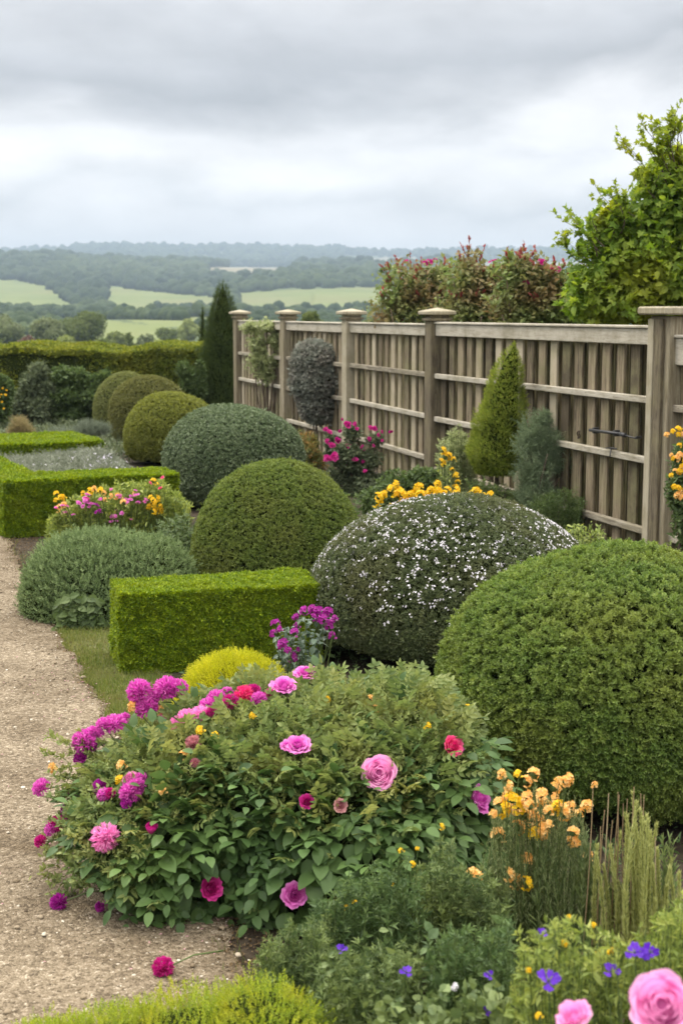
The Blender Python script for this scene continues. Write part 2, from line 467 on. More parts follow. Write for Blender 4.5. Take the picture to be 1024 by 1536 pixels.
# white flowers on the dome: the largest as parts of their own, the rest as one part
M_white = leafmat('white petals', [(.46, .42, .49), (.66, .63, .67), (.80, .79, .80)], .25, .6, .2)
M_yc = leafmat('yellow centre', [(.55, .36, .05), (.7, .5, .08)], .1, .6)
def floret(n, w, cup, seed=0, L=1.0):
    g = np.random.default_rng(seed); V, F = [], []
    for i in range(n):
        a = 2 * pi * i / n + g.uniform(-.1, .1)
        d, f, _ = diamond(w, .05, -.0, .62)
        Y = np.array([cos(a) * cos(cup), sin(a) * cos(cup), sin(cup)]); Z = np.array([-cos(a) * sin(cup), -sin(a) * sin(cup), cos(cup)])
        V.append((d @ frames(Y[None], Z[None])[0]) * L * g.uniform(.85, 1.1)); F.append(f + 4 * i)
    return np.concatenate(V), np.concatenate(F), np.full(4 * n, .6)
def cluster_t(k, spread, fl, seed):
    """k florets in a small flat head"""
    g = np.random.default_rng(seed); V, F, A = [], [], []; n = 0
    for i in range(k):
        p = np.array([*(g.normal(size=2) * spread), g.uniform(-.1, .15)])
        Z = nrm(np.array([p[0] * .5, p[1] * .5, 1]) + g.normal(size=3) * .2)
        fr = frames_z(Z[None], g)[0]
        V.append(p + (fl[0] @ fr) * g.uniform(.7, 1.1)); F.append(fl[1] + n); A.append(np.full(len(fl[0]), g.random())); n += len(fl[0])
    return np.concatenate(V), np.concatenate(F), np.concatenate(A)
wg = np.random.default_rng(44)
FL5 = floret(5, .75, .2)
WC = [cluster_t(k, .9, FL5, 60 + k) for k in (1, 1, 3, 3, 5)]
def dome_pts(cen, r, h, zc, n, g, zmin=.15):
    d = rdir(n * 6, g); d = d[d[:, 2] > -.2]
    keep = g.random(len(d)) < np.clip((d[:, 2] + .12) * 1.25, .05, 1) ** 1.1 * np.clip(.85 + .4 * lump(d, 11, 78), .3, 1)
    d = d[keep][:n]
    rz = np.where(d[:, 2] > 0, h * (1 - zc), h * zc)
    P = np.stack([d[:, 0] * r, d[:, 1] * r, d[:, 2] * rz], 1)
    nn = nrm(np.stack([d[:, 0] / r, d[:, 1] / r, d[:, 2] / rz], 1))
    return P + np.array([cen[0], cen[1], h * zc]), nn
FP, FN = dome_pts(wcen, wr + .004, wh + .004, .30, 2400, wg)
lum_f = 1
vis = (FN[:, 1] < .2)
big = np.nonzero(vis)[0][:90]
rest = np.setdiff1d(np.arange(len(FP)), big)
g = Geo(); scatter(g, WC, FP[rest], frames_z(FN[rest] + wg.normal(size=(len(rest), 3)) * .3), .0062, rng=wg)
mk('flowers', g, M_white, wd, kind='stuff')
protos = []
for v in range(4):
    g = Geo(); scatter(g, [WC[1 + v]], np.zeros((1, 3)), np.eye(3)[None], .0080, rng=wg)
    me = mk('flower_head', g, M_white, None, origin=(0, 0, 0)); protos.append(me)
first = True
def put(proto, P, Z, s, parent, name=None, spin=None):
    """a copy of a flower mesh as a part of parent, its axis along Z"""
    o = proto.copy(); COL.objects.link(o); o.parent = parent
    b = np.zeros(3); q = parent
    while q is not None: b += np.array(q.location); q = q.parent
    o.location = Vector(P - b)
    ro = Vector(Z).to_track_quat('Z', 'Y').to_matrix() @ Matrix.Rotation(R.uniform(0, 6.28) if spin is None else spin, 3, 'Z')
    o.rotation_euler = ro.to_euler(); o.scale = (s, s, s)
    if name: o.name = name
    return o
for j, i in enumerate(big):
    put(protos[j % 4], FP[i], FN[i] + wg.normal(size=3) * .2, wg.uniform(.8, 1.25), wd)
for p in protos: bpy.data.objects.remove(p)

# ---------------------------------------------------------------- clipped square hedges
def hedge_block(g, corners, h, spr, size, T, seed, m_leaf=0, m_core=1, bob=.012, top_round=.03, cl=.07):
    """corners: four ground points anticlockwise; leafy box of height h"""
    q = np.random.default_rng(seed)
    c = np.array([p[:2] for p in corners]); 
    faces = []
    for i in range(4):
        a, b = c[i], c[(i + 1) % 4]
        faces.append((np.array([*a, 0]), np.array([*(b - a), 0]), np.array([0, 0, h])))
    mid = c.mean(0)
    PP, NN = [], []
    for o_, u, v in faces:
        nrm_ = nrm(np.cross(u, v)); 
        if np.dot(nrm_[:2], o_[:2] + u[:2] / 2 - mid) < 0: nrm_ = -nrm_
        n = int(np.linalg.norm(u) * h * spr)
        s, t = q.random(n), q.random(n)
        PP.append(o_ + s[:, None] * u + t[:, None] * v); NN.append(np.repeat(nrm_[None], n, 0))
    area = abs(sum(c[i][0] * c[(i + 1) % 4][1] - c[(i + 1) % 4][0] * c[i][1] for i in range(4))) / 2
    n = int(area * spr * 1.15); s, t = q.random(n), q.random(n)
    a, b, d, e = [np.array([*p, h]) for p in c]
    P = (a * (1 - s[:, None]) + b * s[:, None]) * (1 - t[:, None]) + (e * (1 - s[:, None]) + d * s[:, None]) * t[:, None]
    PP.append(P); NN.append(np.repeat(np.array([[0, 0, 1.]]), n, 0))
    P = np.concatenate(PP); NN = np.concatenate(NN)
    P = P + NN * (q.normal(size=(len(P), 1)) * bob * .35 + lump(P, 55, seed)[:, None] * bob * .45 + lump(P, 9, seed + 1)[:, None] * bob * .6)
    D = nrm(NN + q.normal(size=P.shape) * .32 + np.array([0, 0, .3]))
    ok = P[:, 2] > .01
    scatter(g, T, P[ok] - D[ok] * size * .5, frames_z(D[ok], q), size * q.uniform(.7, 1.25, ok.sum()), q.random(ok.sum()), m_leaf, q)
    # twiggy inside
    inn = c + nrm(mid - c) * .045
    V = [[*p, -.01] for p in inn] + [[*p, h - .035] for p in inn]
    F = [[4, 5, 6], [4, 6, 7]]
    for i in range(4):
        j = (i + 1) % 4; F += [[i, j, j + 4], [i, j + 4, i + 4]]
    g.add(V, F, .5, m_core)
L_hedge = leafmat('lime hedge leaves', [(.050, .098, .007), (.14, .215, .012), (.37, .45, .022)], .30, .45, .3, alt=(.24, .27, .02), altscale=5, altamt=.35)
fl = G(181, 893, .45); fr_ = G(462, 879, .45)
u = nrm((fr_ - fl)[:2]); w = np.array([-u[1], u[0]])
A0 = fl[:2]; B0 = A0 + u * 1.13
q4 = [A0, B0, B0 + w * .5, A0 + w * .5]
g = Geo(); hedge_block(g, q4, .45, 34000, .024, SPRIG_S, 21, bob=.014)
rt = root('box_hedge', (A0[0] + .8, A0[1] + .3, 0), 'low square cut lime green hedge block between the mounds in the middle of the bed', 'hedge', 'low clipped hedges')
mk('foliage', g, [L_hedge, M_inner], rt)
# hedge square round the flower bed
C0 = G(6, 724, .5); C1 = G(245, 712, .5)
u = nrm((C1 - C0)[:2]); w = np.array([-u[1], u[0]])
A0 = C0[:2]; Ln = np.linalg.norm((C1 - C0)[:2]) + .15
g = Geo()
def pq(s, t): return A0 + u * s + w * t
hedge_block(g, [pq(0, 0), pq(Ln, 0), pq(Ln, .62), pq(0, .62)], .5, 26000, .026, SPRIG_L, 22)
hedge_block(g, [pq(0, .62), pq(.42, .62), pq(.42, 3.6), pq(0, 3.6)], .5, 11000, .036, SPRIG_L, 23)
hedge_block(g, [pq(0, 3.6), pq(Ln + .3, 3.6), pq(Ln + .3, 5.0), pq(0, 5.0)], .5, 9000, .038, SPRIG_L, 24)
hedge_block(g, [pq(-1.6, 2.5), pq(0, 2.5), pq(0, 5.0), pq(-1.6, 5.0)], .5, 7000, .038, SPRIG_L, 25)
rt = root('box_hedge', (*pq(1, .3), 0), 'low lime green hedge cut as a square frame round a flower bed', 'hedge', 'low clipped hedges')
mk('foliage', g, [L_hedge, M_inner], rt)
PARTERRE = (pq, Ln)
# ---------------------------------------------------------------- ground, path, verge
def in_path(x, y):
    return x < path_edge(y)
PE = [G(380, 1478), G(345, 1400), G(300, 1300), G(210, 1130), G(160, 1060), G(128, 1005), G(98, 955), G(62, 905), G(35, 860), G(20, 822), G(12, 806)]
PEy = np.array([p[1] for p in PE]); PEx = np.array([p[0] for p in PE])
def path_edge(y):
    e = np.interp(y, PEy, PEx)
    return e + .018 * np.sin(y * 7.3) + .012 * np.sin(y * 17.1 + 1) + .006 * np.sin(y * 41)
M_soil = roughmat('bed soil', [(.018, .013, .009), (.045, .033, .022), (.09, .07, .048)], 14, 10, bump=.9, bscale=45, alt=(.03, .045, .012), altscale=1.3, dist=.02)
gx = np.concatenate([np.linspace(-40, -6, 8), np.linspace(-5, 5, 41), np.linspace(6, 40, 8)]); gy = np.concatenate([np.linspace(-15, 2, 6), np.linspace(2.5, 20, 71), np.linspace(21, 33, 13)])
X, Y = np.meshgrid(gx, gy); Zg = lump(np.stack([X.ravel(), Y.ravel(), 0 * X.ravel()], 1), 4, 3) * .006 - .008
ni, nj = len(gx), len(gy)
idx = np.arange(ni * nj).reshape(nj, ni)
Fg = np.concatenate([np.stack([idx[:-1, :-1], idx[:-1, 1:], idx[1:, 1:]], -1).reshape(-1, 3), np.stack([idx[:-1, :-1], idx[1:, 1:], idx[1:, :-1]], -1).reshape(-1, 3)])
g = Geo(); g.add(np.stack([X.ravel(), Y.ravel(), Zg], 1), Fg, .5, 0, True)
mk('ground', g, M_soil, kind='structure', origin=(0, 0, 0))

# gravel path
def gravel_mat():
    m, n, l = base_mat('pea gravel')
    t = N(n, 'ShaderNodeTexCoord')
    v = N(n, 'ShaderNodeTexVoronoi'); v.inputs['Scale'].default_value = 75; l.new(t.outputs['Object'], v.inputs['Vector'])
    v2 = N(n, 'ShaderNodeTexVoronoi'); v2.inputs['Scale'].default_value = 190; l.new(t.outputs['Object'], v2.inputs['Vector'])
    sp_ = N(n, 'ShaderNodeSeparateColor'); l.new(v.outputs['Color'], sp_.inputs[0])
    sp2 = N(n, 'ShaderNodeSeparateColor'); l.new(v2.outputs['Color'], sp2.inputs[0])
    mm = N(n, 'ShaderNodeMath', operation='MULTIPLY_ADD'); mm.inputs[1].default_value = .55; l.new(sp_.outputs[0], mm.inputs[0])
    m3 = N(n, 'ShaderNodeMath', operation='MULTIPLY'); m3.inputs[1].default_value = .45; l.new(sp2.outputs[0], m3.inputs[0]); l.new(m3.outputs[0], mm.inputs[2])
    r = ramp(n, [(.06, .046, .032), (.145, .115, .080), (.225, .185, .135), (.305, .255, .192), (.54, .49, .41)], [0, .28, .55, .82, 1])
    l.new(mm.outputs[0], r.inputs[0])
    nz = N(n, 'ShaderNodeTexNoise'); nz.inputs['Scale'].default_value = 1.4; nz.inputs['Detail'].default_value = 8; nz.inputs['Roughness'].default_value = .7; l.new(t.outputs['Object'], nz.inputs['Vector'])
    rr = ramp(n, [(.50, .44, .36), (.88, .84, .78), (1.15, 1.12, 1.06)], [.36, .5, .66]); l.new(nz.outputs['Fac'], rr.inputs[0])
    mu = N(n, 'ShaderNodeMix', data_type='RGBA', blend_type='MULTIPLY'); mu.inputs[0].default_value = 1; l.new(r.outputs[0], mu.inputs[6]); l.new(rr.outputs[0], mu.inputs[7])
    p = N(n, 'ShaderNodeBsdfPrincipled'); p.inputs['Roughness'].default_value = .9; p.inputs['Specular IOR Level'].default_value = .2
    l.new(mu.outputs[2], p.inputs['Base Color'])
    b = N(n, 'ShaderNodeBump'); b.inputs['Strength'].default_value = .8; b.inputs['Distance'].default_value = .006; b.invert = True
    ad = N(n, 'ShaderNodeMath', operation='ADD'); l.new(v.outputs['Distance'], ad.inputs[0]); l.new(v2.outputs['Distance'], ad.inputs[1])
    l.new(ad.outputs[0], b.inputs['Height']); l.new(b.outputs[0], p.inputs['Normal'])
    o = N(n, 'ShaderNodeOutputMaterial'); l.new(p.outputs[0], o.inputs[0])
    return m
M_gravel = gravel_mat()
ys = np.linspace(.6, 13.0, 500); V, F = [], []
for i, y in enumerate(ys):
    e = path_edge(y) if y > PEy[0] else PEx[0] + .02 * sin(y * 9)
    for s in np.linspace(0, 1, 12):
        x = e - 3.6 * s
        V.append([x, y, .012 * (1 - math.exp(-s * 40)) + .004 * sin(x * 3 + y * 2)])
    if i:
        for k in range(11):
            a = (i - 1) * 12 + k; F += [[a, a + 12, a + 13], [a, a + 13, a + 1]]
V = np.array(V); V[:, 2] += .004
g = Geo(); g.add(V, F, .5, 0, True); mk('gravel_path', g, M_gravel, kind='structure', origin=(0, 0, 0))
# loose stones lying on it
q = np.random.default_rng(15); n = 260; y = q.uniform(3.5, 8, n); x = path_edge(y) - q.exponential(.18, n)
P = np.stack([x, y, np.full(n, .024)], 1); g = Geo(); scatter(g, [diamond(.7, .15)], P, frames(q.normal(size=(n, 3)) * [1, 1, .1], np.array([0, 0, 1.]) + q.normal(size=(n, 3)) * .25), q.uniform(.007, .016, n), rng=q)
mk('fallen_petals', g, leafmat('fallen petals', [(.30, .10, .16), (.45, .25, .28), (.22, .15, .07)], .2), kind='stuff', origin=(0, 0, 0))
M_stone = leafmat('gravel stones', [(.05, .035, .024), (.19, .145, .095), (.32, .26, .185), (.66, .61, .52)], 0, .85, .2, pos=[0, .4, .8, 1])
V0, F0 = sphere_v(7, 5)
T = []
for k in range(5):
    q = np.random.default_rng(k); T.append((V0 * np.array([1, q.uniform(.6, .9), q.uniform(.35, .55)]) * (1 + q.normal(size=(len(V0), 1)) * .12), F0, np.full(len(V0), q.random())))
n = 26000; q = np.random.default_rng(5)
y = 3.3 + (12.4 - 3.3) * q.random(n) ** 1.5
x = path_edge(y) - 2.2 * q.random(n) + .03 * q.normal(size=n)
ok = x / y > -.30
x, y = x[ok], y[ok]
P = np.stack([x, y, np.full(len(x), .02)], 1)
S = .0032 * np.exp(q.normal(size=len(x)) * .45)
P[:, 2] = .014 + S * .25 + .004 * np.sin(x * 3 + y * 2)
Zs = nrm(np.array([0, 0, 1.]) + q.normal(size=(len(x), 3)) * .15)
g = Geo(); scatter(g, T, P, frames_z(Zs, q), S, q.random(len(x)) ** 1.2, rng=q, smooth=True)
n = 120; y = q.uniform(3.6, 11, n); x = path_edge(y) - q.random(n) * 1.6
P = np.stack([x, y, np.full(n, .02)], 1); scatter(g, T, P, frames_z(nrm(np.array([0, 0, 1.]) + q.normal(size=(n, 3)) * .1), q), q.uniform(.006, .014, n), q.uniform(.3, 1, n), rng=q, smooth=True)
mk('loose_gravel', g, M_stone, kind='stuff', origin=(0, 0, 0))
# leaf litter and small crumbs along the beds
n = 9000; y = q.uniform(3.4, 13, n); x = path_edge(y) + q.exponential(.25, n) - .06
ok = x < 3; P = np.stack([x, y, np.full(n, .008)], 1)[ok]
M_litter = leafmat('leaf litter', [(.04, .025, .012), (.12, .08, .04), (.22, .15, .08)], .1, .8, .2)
g = Geo(); scatter(g, [diamond(.6, .2), leafy(.5, .2, .3, 2)], P, frames(nrm(q.normal(size=(len(P), 3)) * [1, 1, .2]), nrm(np.array([0, 0, 1.]) + q.normal(size=(len(P), 3)) * .4)), q.uniform(.006, .022, len(P)), rng=q)
mk('leaf_litter', g, M_litter, kind='stuff', origin=(0, 0, 0))

# grass verge
M_grass = leafmat('grass', [(.05, .08, .015), (.13, .17, .035), (.30, .27, .10)], .35, .6, .2, alt=(.22, .2, .08), altscale=4)
V, F = [], []
BL = (np.array([[-.05, 0, 0], [.05, 0, 0], [.035, .5, -.06], [-.035, .5, -.06], [0, 1, -.3]]), np.array([[0, 1, 2], [0, 2, 3], [3, 2, 4]]), np.full(5, .5))
def grass(P, hmin, hmax, g, q):
    D = nrm(np.array([0, 0, 1.]) + q.normal(size=P.shape) * .35)
    scatter(g, [BL], P, frames(D, q.normal(size=P.shape) + [0, 0, .3]), q.uniform(hmin, hmax, len(P)), rng=q)
n = 26000; y = q.uniform(5.9, 9.0, n); dx = q.random(n) ** 1.1
x = path_edge(y) - .02 + dx * .46
P = np.stack([x, y, np.zeros(n)], 1); k = q.random(n) < np.clip(1.1 - dx * .5 - .3 * (y > 8.6), 0, 1) * np.clip((lump(P, 9, 4) * .4 + .85), .15, 1)
g = Geo(); grass(P[k], .018, .05, g, q)
n = 900; y = q.uniform(3.8, 12.5, n); x = path_edge(y) + q.normal(size=n) * .03
grass(np.stack([x, y, np.zeros(n)], 1), .015, .04, g, q)
mk('grass_verge', g, M_grass, kind='stuff', origin=(0, 0, 0))
M_turf = roughmat('turf', [(.05, .055, .02), (.10, .11, .035), (.17, .15, .07)], 20, 8, bump=.8, bscale=90)
ys = np.linspace(5.9, 9.0, 90); V, F = [], []
for i, y in enumerate(ys):
    e = path_edge(y)
    for k, s in enumerate((0.0, .08, .25, .5)): V.append([e - .02 + s, y, -.004 if k in (0, 3) else .008])
    if i:
        for k in range(3):
            a = (i - 1) * 4 + k; F += [[a, a + 1, a + 5], [a, a + 5, a + 4]]
g = Geo(); g.add(V, F, .5, 0, True); mk('verge_turf', g, M_turf, kind='structure', origin=(0, 0, 0))

# ---------------------------------------------------------------- the valley and the hills
prof_d = np.array([32.9, 45, 80, 150, 250, 400, 550, 700, 900, 1200, 1600, 2200, 2700, 3500, 4100, 4700])
prof_y = np.array([599.5, 605, 576, 550, 528, 508, 482, 474, 466, 440, 420, 404, 405, 399, 381, 373.])
lpd = np.log(prof_d)
def land_z(tx, d):
    """height of the land at tangent tx = X/Y and distance d"""
    y = np.interp(np.log(d), lpd, prof_y)
    w = np.clip((np.log(d) - 5.3) / 1.5, 0, 1)
    ld = np.log(d)
    y = y + w * (3.5 * np.sin(tx * 9 + ld * 2.2) + 2.5 * np.sin(tx * 23 - ld * 3 + 1) + 1.4 * np.sin(tx * 47 + ld * 5 + 2))
    # left hand wooded spur
    y = y - 17 * np.exp(-((tx + .24) / .13) ** 2) * np.exp(-((ld - 7.6) / .16) ** 2) - 7 * np.exp(-((tx + .02) / .06) ** 2) * np.exp(-((ld - 7.25) / .08) ** 2) + 5 * np.exp(-((ld - 7.0) / .10) ** 2) * (tx < -.02)
    a = PITCH + np.arctan((y - 768) / FPX)
    return EYE - d * np.tan(a)
nd, na = 170, 260
dd = np.exp(np.linspace(math.log(32.9), math.log(4700), nd)); tt = np.tan(np.linspace(radians(-58), radians(58), na))
# finer in the middle
tt = np.sort(np.concatenate([tt, np.linspace(-.3, .3, 160)])); na = len(tt)
Tt, Dd = np.meshgrid(tt, dd)
Zt = land_z(Tt, Dd)
Zt[0] -= .03
idx = np.arange(nd * na).reshape(nd, na)
Ft = np.concatenate([np.stack([idx[:-1, :-1], idx[:-1, 1:], idx[1:, 1:]], -1).reshape(-1, 3), np.stack([idx[:-1, :-1], idx[1:, 1:], idx[1:, :-1]], -1).reshape(-1, 3)])
def photo_y(z, d):
    return 768 + FPX * np.tan(np.arctan((EYE - z) / d) - PITCH)
def inpoly(px, py, poly):
    c = np.zeros(px.shape, bool); n = len(poly)
    for i in range(n):
        x1, y1 = poly[i]; x2, y2 = poly[(i + 1) % n]
        cond = ((y1 > py) != (y2 > py)) & (px < (x2 - x1) * (py - y1) / (y2 - y1 + 1e-9) + x1)
        c ^= cond
    return c
FIELDS = [([(-80, 412), (30, 421), (75, 428), (112, 456), (122, 474), (40, 470), (-80, 462)], 1), ([(158, 428), (240, 438), (345, 448), (345, 492), (240, 490), (172, 476)], 1),
          ([(146, 478), (215, 486), (285, 496), (275, 524), (135, 524)], 1), ([(300, 401), (450, 401), (436, 417), (318, 417)], 2),
          ([(352, 440), (470, 433), (640, 428), (760, 434), (700, 470), (470, 474), (360, 482)], 1), ([(500, 387), (620, 386), (640, 401), (530, 402)], 2),
          ([(700, 395), (900, 392), (980, 412), (720, 416)], 2), ([(-400, 395), (-120, 402), (-90, 440), (-380, 430)], 1), ([(1050, 425), (1400, 420), (1400, 470), (1060, 462)], 1), ([(-300, 470), (-60, 478), (-90, 500), (-310, 500)], 1), ([(155, 414), (166, 413), (168, 424), (158, 425)], 1)]
def cover(tx, d, z):
    px = 512 + FPX * tx; py = photo_y(z, d); c = np.zeros(px.shape, int)
    for poly, k in FIELDS: c[inpoly(px, py, poly)] = k
    return c, px, py
M_field = roughmat('pasture', [(.085, .115, .032), (.125, .15, .045), (.155, .17, .06)], .012, 6, bump=0, alt=(.13, .13, .05), altscale=.006)
M_straw = roughmat('stubble field', [(.17, .15, .095), (.22, .195, .125)], .01, 6, bump=0)
M_floor = roughmat('woodland floor', [(.04, .06, .02), (.075, .10, .035)], .05, 6, bump=0)
cen_f = (np.stack([Tt.ravel(), Dd.ravel(), Zt.ravel()], 1))[Ft].mean(1)
cf, _, _ = cover(cen_f[:, 0], cen_f[:, 1], cen_f[:, 2])
g = Geo(); V = np.stack([(Tt * Dd).ravel(), Dd.ravel(), Zt.ravel()], 1)
g.V.append(V); g.F.append(Ft); g.A.append(np.full(len(V), .5)); g.M.append(np.where(cf == 1, 0, np.where(cf == 2, 1, 2))); g.S.append(np.full(len(Ft), True))
mk('hills', g, [M_field, M_straw, M_floor], kind='structure', origin=(0, 0, 0))
# land to the sides and behind, out to the horizon
g = Geo(); ring = []
th = np.linspace(radians(59), radians(301), 60)
V = []; F = []
for i, a in enumerate(th):
    for r_ in (39, 300, 1500, 4600): V.append([sin(a) * r_, cos(a) * r_, -.3 - 0.004 * r_])
    if i:
        for k in range(3):
            p = (i - 1) * 4 + k; F += [[p, p + 1, p + 5], [p, p + 5, p + 4]]
g.add(V, F, .5, 0, True); mk('far_ground', g, M_field, kind='structure', origin=(0, 0, 0))

# far woods: masses of crowns
q = np.random.default_rng(91)
M_wood = leafmat('wood canopy', [(.012, .026, .010), (.032, .052, .018), (.065, .088, .030)], .1, .8, .1)
T = []
for k in range(6):
    V0, F0 = sphere_v(9, 6)
    s = 1 + lump(V0, 3.2, k) * .22
    T.append((V0 * s[:, None] * [1, 1, .85], F0, .5 + .5 * lump(V0, 2.4, k + 20) * .6))
n = 30000
ld = q.uniform(math.log(420), math.log(4550), n); d = np.exp(ld); tx = q.uniform(-.42, .42, n)
z = land_z(tx, d); c, px, py = cover(tx, d, z)
ok = (c == 0)
# bands of open ground between the woods lower down
open_ = (py > 462) & (lump(np.stack([tx * 30, ld * 6, 0 * tx], 1), 1, 8) > .35)
ok &= ~open_
d, tx, z = d[ok], tx[ok], z[ok]
S = np.clip(d * .0046, 2.6, 11) * q.uniform(.6, 1.3, len(d))
g = Geo(); P = np.stack([tx * d, d, z + S * .35], 1)
scatter(g, T, P, frames_z(np.repeat([[0, 0, 1.]], len(P), 0) + q.normal(size=(len(P), 3)) * .15, q), S, np.clip(.5 + .28 * lump(np.stack([tx * 40, np.log(d) * 12, 0 * d], 1), 1, 3) + q.normal(size=len(d)) * .2, 0, 1), rng=q, smooth=True)
# hedgerows between the fields
def row(x0, y0d, x1, y1d, n, s):
    t = np.linspace(0, 1, n) + q.normal(size=n) * .01
    tx = ((x0 + (x1 - x0) * t) - 512) / FPX; d = y0d + (y1d - y0d) * t; z = land_z(tx, d)
    S = s * q.uniform(.5, 1.3, n)
    scatter(g, T, np.stack([tx * d, d, z + S * .4], 1), frames_z(np.repeat([[0, 0, 1.]], n, 0), q), S, rng=q, smooth=True)
row(165, 640, 275, 560, 60, 3.2); row(180, 700, 330, 640, 70, 3.5); row(0, 820, 110, 760, 50, 3.6); row(360, 760, 600, 820, 90, 4); row(240, 950, 330, 1000, 30, 3.4)
row(370, 1380, 640, 1300, 90, 5)
mk('distant_woods', g, M_wood, kind='stuff', origin=(0, 0, 0))

# trees in the valley, each one of its own
M_tr = [leafmat('tree leaves a', [(.06, .085, .025), (.12, .155, .045), (.21, .24, .075)], .25, .6, .2),
        leafmat('tree leaves b', [(.085, .11, .05), (.15, .18, .08), (.23, .26, .13)], .25, .6, .2),
        leafmat('tree leaves c', [(.13, .16, .05), (.22, .26, .08), (.32, .35, .12)], .25, .6, .2),
        leafmat('copper leaves', [(.08, .05, .04), (.15, .09, .07), (.2, .13, .09)], .2, .6, .2)]
TL = [diamond(.8, .15), leafy(.8, .2, .2, 2)]
def far_tree(px, top, base_d, hw, mat, label, seed, tall=1.0, name='tree', lobes=16, leaf=.42, n=5200):
    q = np.random.default_rng(seed); tx = (px - 512) / FPX; d = base_d; z0 = float(land_z(np.array([tx]), np.array([d]))[0])
    topz = Dp(px, top, d)[2]; H = topz - z0; rw = hw / FPX * d; base = np.array([tx * d, d, z0])
    rt = root(name, base, label, 'tree', 'trees standing in the valley')
    g = Geo(); cz = z0 + H * .55
    L = rdir(lobes, q) * q.uniform(.35, .72, (lobes, 1)); L = L * [rw, rw, H * .42 * tall] + [base[0], base[1], cz]
    k = q.integers(0, lobes, n); lr = q.uniform(.28, .5, lobes) * min(rw, H * .5)
    u_ = rdir(n, q); P = L[k] + u_ * (lr[k] * q.uniform(.70, 1.12, n))[:, None]
    scatter(g, TL, P, frames(rdir(n, q), u_ + q.normal(size=(n, 3)) * .4), leaf * q.uniform(.6, 1.3, n), np.clip(q.random(lobes)[k] * .5 + q.random(n) * .5, 0, 1), rng=q)
    V0, F0 = sphere_v(10, 7)
    for j in range(lobes): g.add(L[j] + V0 * lr[j] * .8, F0, .35, 0, True)
    mk('crown', g, mat, rt)
    g = Geo(); tube(g, [base + [0, 0, -.3], base + [0, 0, H * .3], base + [rw * .05, 0, H * .6]], [rw * .09, rw * .07, rw * .03], 7); mk('trunk', g, M_bark, rt)
far_tree(133, 461, 235, 38, M_tr[0], 'broad rounded dark green tree in the valley, tallest above the hedge top', 301, n=9000, leaf=0.42)
far_tree(76, 478, 215, 27, M_tr[1], 'greyish green tree left of the broad rounded tree in the valley', 302, n=7000, leaf=0.42)
far_tree(12, 470, 230, 34, M_tr[1], 'grey green tree at the left edge of the photo above the hedge', 303, n=7000, leaf=0.42)
far_tree(44, 503, 150, 18, M_tr[3], 'copper coloured bush just over the hedge at the left', 304, n=3500, leaf=0.3)
far_tree(176, 497, 260, 18, M_tr[2], 'pale small tree touching the right side of the broad rounded tree', 305, n=4000, leaf=0.42)
far_tree(222, 503, 250, 18, M_tr[1], 'low round tree between the small pointed conifer and the dark clump', 306, n=4000, leaf=0.4)
far_tree(252, 490, 300, 20, M_tr[0], 'dark round tree left of the slender cypress', 307, n=5000, leaf=0.42)
far_tree(284, 478, 330, 20, M_tr[2], 'soft green tree just behind the slender cypress', 308, n=5000, leaf=0.45)
far_tree(103, 500, 180, 16, M_tr[2], 'light green bush tree in front of the broad rounded tree, over the hedge', 309, n=3500, leaf=0.35)
far_tree(156, 506, 170, 14, M_tr[0], 'small round bush tree over the hedge below the broad rounded tree', 310, n=3000, leaf=0.3)
far_tree(236, 508, 180, 14, M_tr[2], 'pale low bush tree poking over the hedge left of the cypress', 311, n=3000, leaf=0.3)
far_tree(-12, 490, 180, 20, M_tr[0], 'dark tree cut by the left edge of the photo over the hedge', 312, n=4000, leaf=0.35)
far_tree(468, 442, 60, 20, M_tr[0], 'dark loose topped tree rising over the middle of the fence', 313, n=7000, leaf=0.12)
far_tree(437, 462, 75, 16, M_tr[2], 'fresh green tree over the fence left of the dark loose topped one', 314, n=5000, leaf=0.14)
far_tree(512, 460, 70, 26, M_tr[2], 'light green bushy tree over the third fence post', 315, n=6000, leaf=0.14)
far_tree(385, 464, 110, 18, M_tr[1], 'hazy green tree over the far fence post', 316, n=4000, leaf=0.22)
far_tree(550, 452, 80, 20, M_tr[1], 'grey green tree beside the red tipped shrubs over the fence', 317, n=5000, leaf=0.16)
far_tree(410, 466, 90, 16, M_tr[1], 'low grey green tree between the two far fence posts', 318, n=4000, leaf=0.18)
far_tree(198, 498, 190, 8, M_tr[0], 'small dark pointed conifer over the hedge', 340, 1.3, 'conifer', n=2500, leaf=.28)

# ---------------------------------------------------------------- haze
def haze():
    m, n, l = base_mat('haze')
    v = N(n, 'ShaderNodeVolumePrincipled'); v.inputs['Color'].default_value = (.47, .59, .74, 1); v.inputs['Density'].default_value = HAZE; v.inputs['Anisotropy'].default_value = .0
    o = N(n, 'ShaderNodeOutputMaterial'); l.new(v.outputs[0], o.inputs['Volume'])
    g = Geo(); box(g, (0, 0, 95), (9700, 9700, 250)); mk('haze', g, m, kind='stuff', origin=(0, 0, 0))
HAZE = .00027
haze()
